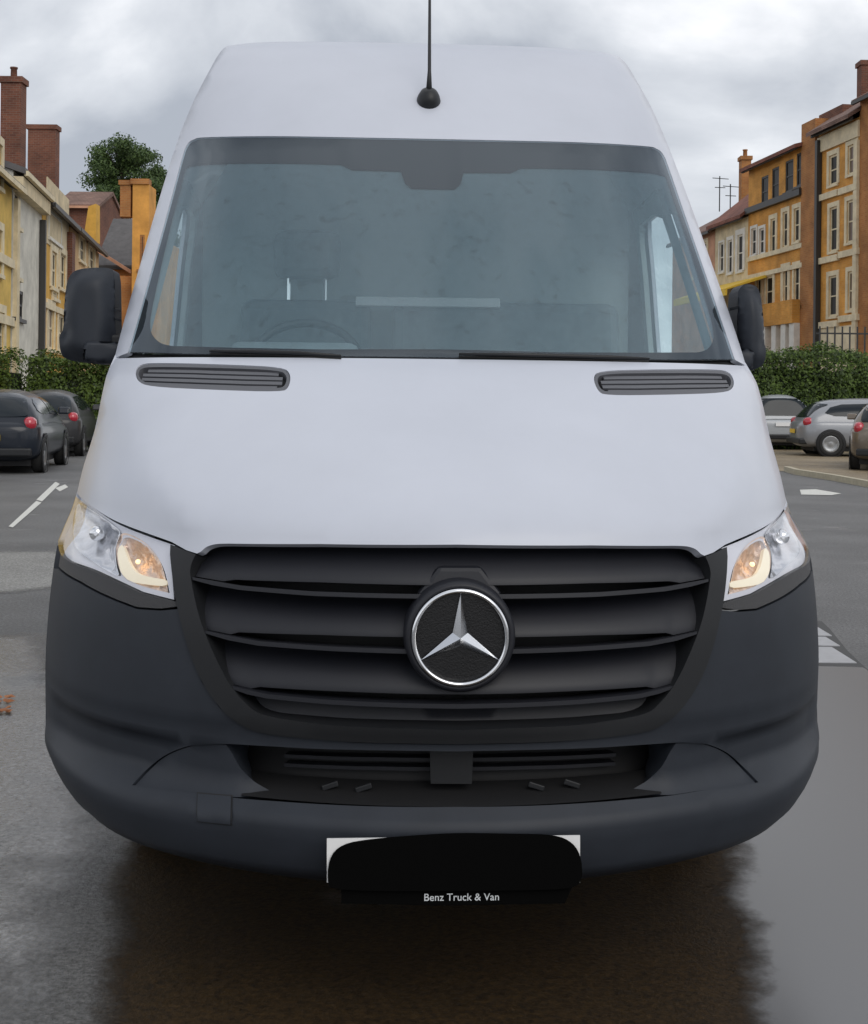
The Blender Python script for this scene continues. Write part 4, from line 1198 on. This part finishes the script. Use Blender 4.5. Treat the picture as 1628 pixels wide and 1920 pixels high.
for u_, vt_ in ((1350, 330), (1370, 345)):
    G = Facade(FR.p - FR.n * 3.2, FR.e, FR.n); a_, z1_ = G.hit(u_, vt_); c_ = G.pt(a_, 0)
    put(MB().tube([(c_.x, c_.y, z1_ - 2.2), (c_.x, c_.y, z1_)], .035, 6).tube([(c_.x - .45, c_.y, z1_ - .12), (c_.x + .55, c_.y, z1_ - .18)], .025, 5).tube([(c_.x - .3, c_.y, z1_ - .7), (c_.x + .35, c_.y, z1_ - .72)], .025, 5).build('tv_aerial', 'iron_black'))
h, put, lo, hi, ze = house('pink_house', 'low pink walled house with a brown roof at the end of the right row', FR, 1341, 1262, 432, 'render_pink', [(1318, 1326, 455, 520), (1302, 1310, 455, 520)], roof='tile_brown', ridge=2.4)
tag(h, cat='house'); h['label'] = 'low pink walled house with a brown roof at the end of the right row'

# ---- garden railing in front of the townhouse
rl_ = empty('garden_railing', (13.0, 43.0, 0)); tag(rl_, 'black iron garden railing behind the right hedge', 'railing')
def rput(o): o.data.transform(Matrix.Translation((-13.0, -43.0, 0))); o.parent = rl_; return o
x0_, zt_ = at(1532, 612, 43).x, at(1570, 612, 43).z
x1_ = at(1640, 612, 43).x
mb = MB(); mb.box(x0_, x1_, 42.97, 43.03, zt_ - .25, zt_ - .2); rput(mb.build('rail', 'iron_black'))
mb = MB(); mb.box(x0_, x1_, 42.97, 43.03, .3, .36); rput(mb.build('rail', 'iron_black'))
k = x0_ + .1
while k < x1_:
    mb = MB(); mb.box(k - .022, k + .022, 42.98, 43.02, 0, zt_); rput(mb.build('bar', 'iron_black')); k += .24

# ================================================================== TREES AND HEDGES
def leafmat(name, c1, c2):
    m = bpy.data.materials.new(name); m.use_nodes = True
    nt = m.node_tree; p = nt.nodes['Principled BSDF']; p.inputs['Roughness'].default_value = .6
    g = nt.nodes.new('ShaderNodeNewGeometry'); r = nt.nodes.new('ShaderNodeValToRGB')
    nt.links.new(g.outputs['Random Per Island'], r.inputs[0])
    r.color_ramp.elements[0].color = (*c1, 1); r.color_ramp.elements[1].color = (*c2, 1)
    nt.links.new(r.outputs[0], p.inputs['Base Color'])
    tr = nt.nodes.new('ShaderNodeBsdfTranslucent'); nt.links.new(r.outputs[0], tr.inputs[0])
    mx = nt.nodes.new('ShaderNodeMixShader'); mx.inputs[0].default_value = .25
    nt.links.new(p.outputs[0], mx.inputs[1]); nt.links.new(tr.outputs[0], mx.inputs[2])
    nt.links.new(mx.outputs[0], nt.nodes['Material Output'].inputs[0])
    M[name] = m
leafmat('leaf_hedge', (.018, .038, .008), (.12, .19, .03))
leafmat('leaf_tree', (.030, .062, .018), (.10, .16, .04))
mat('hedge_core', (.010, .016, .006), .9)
mat('bark', (.06, .045, .03), .9, noise=(8, .3))
def leaves(mb, c, rad, n, size, rnd, shell=.35):
    for _ in range(n):
        while True:
            d = Vector((rnd.uniform(-1, 1), rnd.uniform(-1, 1), rnd.uniform(-1, 1)))
            if .05 < d.length <= 1: break
        d = d.normalized() * (1 - shell * rnd.random() ** 1.5)
        p = c + Vector((d.x * rad[0], d.y * rad[1], d.z * rad[2]))
        nrm_ = (d + Vector((rnd.uniform(-1, 1), rnd.uniform(-1, 1), rnd.uniform(-.4, 1)))).normalized()
        a = nrm_.orthogonal().normalized(); a.rotate(Matrix.Rotation(rnd.uniform(0, 6.28), 3, nrm_)); b = nrm_.cross(a)
        s = size * rnd.uniform(.6, 1.3)
        mb.add([p - a * s, p + b * s * .5, p + a * s, p - b * s * .5], [(0, 1, 2, 3)])
def hedge(label, x0, x1, y0, y1, h, seed):
    rnd = random.Random(seed)
    t = empty('hedge', ((x0 + x1) / 2, (y0 + y1) / 2, 0)); tag(t, label, 'hedge')
    core = MB(); nx = max(3, int((x1 - x0) / .4))
    w = (x1 - x0) / 2; dp = (y1 - y0) / 2
    cols = []
    for i in range(nx + 1):
        x = -w + 2 * w * i / nx
        hh = h * .84 + rnd.uniform(-.10, .05)
        k = .62 + rnd.uniform(-.05, .05)
        core.v += [Vector((x * .97, -dp * k, 0)), Vector((x * .97, -dp * k, hh * .9)), Vector((x * .97, -dp * .5, hh)), Vector((x * .97, dp * .5, hh)), Vector((x * .97, dp * k, hh * .9)), Vector((x * .97, dp * k, 0))]
    for i in range(nx):
        for j in range(5):
            core.f.append((i * 6 + j, (i + 1) * 6 + j, (i + 1) * 6 + j + 1, i * 6 + j + 1))
    core.f.append(tuple(range(6))); core.f.append(tuple(nx * 6 + 5 - k for k in range(6)))
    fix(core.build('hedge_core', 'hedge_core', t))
    mb = MB()
    n = int((x1 - x0) * h * 1900)
    for _ in range(n):
        f = rnd.random()
        if f < .58:   p, d = Vector((rnd.uniform(-w, w), -dp * rnd.uniform(.8, 1.06), rnd.uniform(.05, h))), Vector((0, -1, .2))
        elif f < .82: p, d = Vector((rnd.uniform(-w, w), rnd.uniform(-dp, dp), h * rnd.uniform(.88, 1.03) + .07 * math.sin(rnd.uniform(0, 6)))), Vector((0, 0, 1))
        elif f < .91: p, d = Vector((-w * rnd.uniform(.95, 1.03), rnd.uniform(-dp, dp), rnd.uniform(.05, h))), Vector((-1, 0, .2))
        else:         p, d = Vector((w * rnd.uniform(.95, 1.03), rnd.uniform(-dp, dp), rnd.uniform(.05, h))), Vector((1, 0, .2))
        wob = .12 * math.sin(p.x * 2.3 + seed) + .09 * math.sin(p.z * 3.1 + p.x) + .07 * math.sin(p.x * 6.7 + p.z * 2)
        p += d * wob
        nn = (d + Vector((rnd.uniform(-1, 1), rnd.uniform(-1, 1), rnd.uniform(-.5, 1))) * .9).normalized()
        a = nn.orthogonal().normalized(); a.rotate(Matrix.Rotation(rnd.uniform(0, 6.28), 3, nn)); b = nn.cross(a)
        s = rnd.uniform(.028, .062)
        mb.add([p - a * s, p + b * s * .6, p + a * s, p - b * s * .6], [(0, 1, 2, 3)])
    mb.build('foliage', 'leaf_hedge', t)
hy = 34.0
hedge('short clipped hedge at the left edge of the picture', at(-70, 0, hy).x, at(42, 0, hy).x, hy - .6, hy + .6, at(0, 676, hy).z + .12, 11)
hedge('dense green hedge below the left door mirror', at(72, 0, hy + .5).x, at(330, 0, hy + .5).x, hy - .1, hy + 1.3, at(120, 682, hy).z + .15, 12)
hedge('long dark green hedge behind the silver cars', at(1330, 0, 38).x, at(1720, 0, 38).x, 37.3, 38.9, at(1550, 655, 38).z - .12, 13)

def tree(label, c, top, crown_w, crown_z0, seed, nl=70):
    rnd = random.Random(seed)
    t = empty('broadleaf_tree', c); tag(t, label, 'tree')
    tk = MB(); H = top - crown_z0
    tk.tube([(0, 0, 0), (.1, 0, crown_z0 * .5), (.0, .1, crown_z0), (.2, 0, crown_z0 + H * .6)], [.38, .30, .24, .06], 8)
    cl = MB()
    for k in range(nl):
        z = crown_z0 + H * rnd.random() ** .8 * .92
        f = (z - crown_z0) / H
        wr = crown_w / 2 * (1.05 - .75 * f ** 1.5) * (.55 + .45 * min(1, f * 4))
        a = rnd.uniform(0, 6.28); r = wr * rnd.random() ** .6
        p = Vector((r * math.cos(a), r * math.sin(a), z))
        if k % 3 == 0: tk.tube([(0, 0, max(crown_z0 * .8, z - 1.5)), p * .6 + Vector((0, 0, (z - .4) * .4)), p], [.10, .06, .02], 5)
        s = rnd.uniform(.4, .95)
        leaves(cl, p, (s, s, s * .75), 330, .10, rnd, .8)
    tk.build('trunk', 'bark', t, True)
    cl.build('crown', 'leaf_tree', t)
tc_ = at(228, 330, 88)
tree('large dark green tree above the roofs on the left', (tc_.x, 88, 0), at(215, 250, 88).z, 8.4, 8.0, 21, 140)
tc_ = at(292, 330, 92)
tree('smaller green tree peeping out beside the van roof pillar', (tc_.x, 92, 0), at(300, 298, 92).z, 3.6, 8.5, 22, 45)

# ================================================================== PARKED CARS
mat('car_navy', (.008, .012, .020), .3, spec=.3, coat=.25)
mat('car_silver', (.25, .26, .28), .35, metal=.3, coat=.5)
mat('car_silver_pale', (.36, .38, .40), .42, metal=.1, coat=.2)
mat('car_grey', (.028, .028, .03), .35, spec=.3, coat=.2)
mat('car_bronze', (.16, .13, .10), .3, metal=.4, coat=.6)
mat('car_glass', (.010, .015, .02), .12, spec=.3)
mat('lamp_red', (.40, .012, .03), .15, coat=1.0)
mat('lamp_clear', (.75, .75, .75), .1)
def car(label, loc, rz, paint, Ln=4.1, Wd=1.74, H=1.46, style='hatch'):
    c = empty('parked_car', loc, rz); tag(c, label, 'car', 'cars parked along the street')
    hl_ = Ln / 2; hw = Wd / 2; zb = .80
    if style == 'hatch':
        top = pchip([-hl_ + .10, -hl_ + .25, -hl_ + .52, -hl_ + .9, -.3, .25, .55, 1.25], [.86, 1.08, H - .13, H - .04, H, H - .03, H - .10, .84])
        y_r, y_f = (-hl_ + .10, -hl_ + .9), (.25, 1.25)
    else:
        top = pchip([-hl_ + .06, -hl_ + .14, -hl_ + .34, -hl_ + .6, -.2, .5, .8, 1.5], [.86, 1.08, H - .10, H - .03, H, H - .03, H - .10, .84])
        y_r, y_f = (-hl_ + .06, -hl_ + .6), (.5, 1.5)
    belt = pchip([-hl_, -hl_ + .5, 0, 1.0, hl_ - .3, hl_], [.90, .95, .94, .90, .74, .60])
    def endf(y):
        k = max(0, (abs(y) - (hl_ - .55)) / .55)
        return max(.02, (1 - k ** 3.2)) ** (1 / 3.2) if k < 1 else .02
    # lower body
    ys = [-hl_ + Ln * (0.5 - 0.5 * math.cos(math.pi * k / 30)) for k in range(31)]
    mb = MB(); ns = 28
    for y in ys:
        e = endf(y); b_, z0 = belt(y), .20 + .10 * (1 - e)
        zc, hz = (b_ + z0) / 2, (b_ - z0) / 2 * (.35 + .65 * e)
        for k in range(ns):
            a = 2 * math.pi * k / ns; ca_, sa_ = math.cos(a), math.sin(a)
            mb.v.append(Vector((hw * (.30 + .70 * e) * math.copysign(abs(ca_) ** .42, ca_), y, zc + hz * math.copysign(abs(sa_) ** .42, sa_))))
    for j in range(30):
        for k in range(ns): mb.f.append((j * ns + k, j * ns + (k + 1) % ns, (j + 1) * ns + (k + 1) % ns, (j + 1) * ns + k))
    mb.f.append(tuple(range(ns - 1, -1, -1))); mb.f.append(tuple(30 * ns + k for k in range(ns)))
    fix(mb.build('body', paint, c, True))
    # cabin
    nn = 2.9
    def hb(y): return hw * .955 * min(1, endf(y) + .02)
    def xs_at(y, z):
        r = max(0, min(.999, (z - zb) / max(.02, top(y) - zb)))
        return hb(y) * (1 - .16 * max(0, z - .9) / .55) * (1 - r ** nn) ** (1 / nn)
    y0, y1 = y_r[0], y_f[1]
    yc = [y0 + (y1 - y0) * k / 40 for k in range(41)]
    mb = MB(); nh = 15
    for y in yc:
        for k in range(nh):
            a = math.pi * k / (nh - 1); ca_, sa_ = math.cos(a), math.sin(a)
            z = zb + (top(y) - zb) * sa_ ** (2 / nn)
            mb.v.append(Vector((hb(y) * (1 - .16 * max(0, z - .9) / .55) * math.copysign(abs(ca_) ** (2 / nn), ca_), y, z)))
    for j in range(40):
        for k in range(nh - 1): mb.f.append((j * nh + k, j * nh + k + 1, (j + 1) * nh + k + 1, (j + 1) * nh + k))
    fix(mb.build('cabin', paint, c, True))
    def inv_top(t_, rear):
        a, b = (y_r if rear else (y_f[1], y_f[0]))
        for _ in range(30):
            m_ = (a + b) / 2
            if top(m_) < t_: a = m_
            else: b = m_
        return (a + b) / 2
    def screen(rear):
        def f(p):
            x, z = p
            r = min(.97, abs(x) / (hw * .955 * (1 - .16 * max(0, z - .9) / .55)))
            t_ = zb + (z - zb) / (1 - r ** nn) ** (1 / nn)
            return Vector((x, inv_top(min(t_, H - .035), rear), z))
        return f
    zt_ = H - .15
    rw = smooth_poly([(-hw * .78, .99), (-hw * .70, .955), (0, .945), (hw * .70, .955), (hw * .78, .99), (hw * .68, zt_ - .05), (hw * .60, zt_), (0, zt_ + .02), (-hw * .60, zt_), (-hw * .68, zt_ - .05)], 1)
    panel('rear_window', rw, screen(True), 'car_glass', c, step=.06, rim=False, thick=0, off=.008)
    f2 = screen(False); rwm = [(-x, z) for x, z in rw]
    panel('windscreen', rwm, lambda p: f2((-p[0], p[1])), 'car_glass', c, step=.06, rim=False, thick=0, off=.008)
    ra, fa = y_r[0] + .42, y_f[1] - .30
    mid_ = (ra + fa) / 2 - .05
    zt2 = H - .14
    for sg in (-1, 1):
        for (a, b) in (([ra, mid_ - .04], 'r'), ([mid_ + .04, fa], 'f')):
            a0_, a1_ = a
            if b == 'r': po = [(a0_, 1.0), (a1_, .985), (a1_, zt2), (a0_ + .30, zt2 - .03)]
            else: po = [(a0_, .985), (a1_, .97), (a1_ - .45, zt2 - .03), (a0_, zt2)]
            po = smooth_poly(po, 1, keep=(1, 2) if b == 'r' else (0, 3))
            sfn = lambda p, sg=sg: Vector((sg * xs_at(sg * p[0] if False else p[0], p[1]), p[0], p[1]))
            if sg > 0: panel('side_window', po, sfn, 'car_glass', c, step=.08, rim=False, thick=0, off=.006)
            else: panel('side_window', [(-y, z) for y, z in po], lambda p: Vector((-xs_at(-p[0], p[1]), -p[0], p[1])), 'car_glass', c, step=.08, rim=False, thick=0, off=.006)
        for wy in (-hl_ + .72, hl_ - .80):
            w_ = empty('wheel'); w_.parent = c
            fn = lambda a, b, h_, sg=sg, wy=wy: Vector((sg * (hw + .015 - h_), wy + a, .31 + b))
            MB().lathe([(.20, .02), (.22, .0), (.29, .01), (.31, .04), (.31, .18), (.29, .20), (.2, .20)], 24, fn).build('tyre', 'rubber', w_, True)
            MB().lathe([(.205, .02), (.19, .01), (.15, .04), (.05, .02), (.0005, .02)], 20, fn).build('rim', 'rim_grey', w_, True)
            MB().lathe([(.365, .006), (.365, -.004), (.30, -.004)], 28, fn).build('wheel_arch', 'deep_black', c, True)
        # lamps follow the rounded corners
        def lampbox(nm, m_, ya, za, sy, sz, xw, nm2=None):
            mb2 = MB(); nlon, nlat = 10, 8
            xx = sg * xw
            for i in range(nlat + 1):
                th = math.pi * i / nlat
                for j in range(nlon):
                    ph = 2 * math.pi * j / nlon
                    q = Vector((math.sin(th) * math.cos(ph), math.sin(th) * math.sin(ph), math.cos(th)))
                    mb2.v.append(Vector((xx + .115 * q.x, ya + sy * q.y, za + sz * math.copysign(abs(q.z) ** .7, q.z))))
            for i in range(nlat):
                for j in range(nlon): mb2.f.append((i * nlon + j, i * nlon + (j + 1) % nlon, (i + 1) * nlon + (j + 1) % nlon, (i + 1) * nlon + j))
            fix(mb2.build(nm, m_, c, True))
        if style == 'hatch': lampbox('tail_light', 'lamp_red', -hl_ + .24, .84, .17, .12, hw * .80)
        else: lampbox('tail_light', 'lamp_red', -hl_ + .24, .90, .16, .20, hw * .84)
        lampbox('headlight', 'lamp_clear', hl_ - .30, .62, .18, .07, hw * .70)
        MB().prism([(.62, .97), (.84, .97), (.82, 1.10), (.66, 1.10)], lambda a, b, d: Vector((sg * d, a, b)), hw * .93, hw + .14).build('door_mirror', paint, c, bevel=.03)
    mb = MB(); mb.box(-hw * .86, hw * .86, -hl_ - .025, -hl_ + .3, .30, .44); mb.build('rear_bumper', 'trim_black', c, bevel=.03)
    mb = MB(); mb.box(-.26, .26, -hl_ - .035, -hl_ - .02, .56 if style == 'hatch' else .66, .66 if style == 'hatch' else .76); mb.build('number_plate', 'awning_yellow' if style == 'hatch' else 'plate_white', c)
    mb = MB(); mb.box(-hw * .86, hw * .86, hl_ - .3, hl_ + .02, .28, .42); mb.build('front_bumper', 'trim_black', c, bevel=.03)
    mb = MB(); mb.box(-hw * .80, hw * .80, -hl_ + .35, hl_ - .35, .13, .30); mb.build('underbody', 'deep_black', c)
    return c
sa = math.atan2(.1365, 1)
pL = ground(36, 891)
car('dark navy hatchback seen from behind at the left edge', (pL.x - .87, pL.y + 2.05, 0), sa, 'car_navy', H=1.42)
car('dark grey car parked beyond the navy hatchback, beside the hedge', (ground(122, 858).x - .87, ground(122, 858).y + 2.05, 0), sa, 'car_grey', H=1.44)
pM = ground(1524, 845)
car('pale silver estate seen from behind next to the van', (pM.x - .92, pM.y + 2.2, 0), R(4), 'car_silver_pale', Ln=4.4, Wd=1.84, H=1.56, style='estate')
fw = Vector((math.cos(R(-3)), math.sin(R(-3)), 0)); rt = Vector((fw.y, -fw.x, 0))
cs = ground(1502, 856) + fw * 2.05 - rt * .87
car('silver hatchback parked at an angle, showing its side', (cs.x, cs.y, 0), math.atan2(fw.y, fw.x) - math.pi / 2, 'car_silver', H=1.44)
pB = ground(1608, 886)
car('brownish car with red tail light cut off by the right edge', (pB.x + .87 + .6, pB.y + 2.1, 0), R(-19), 'car_bronze', H=1.46)
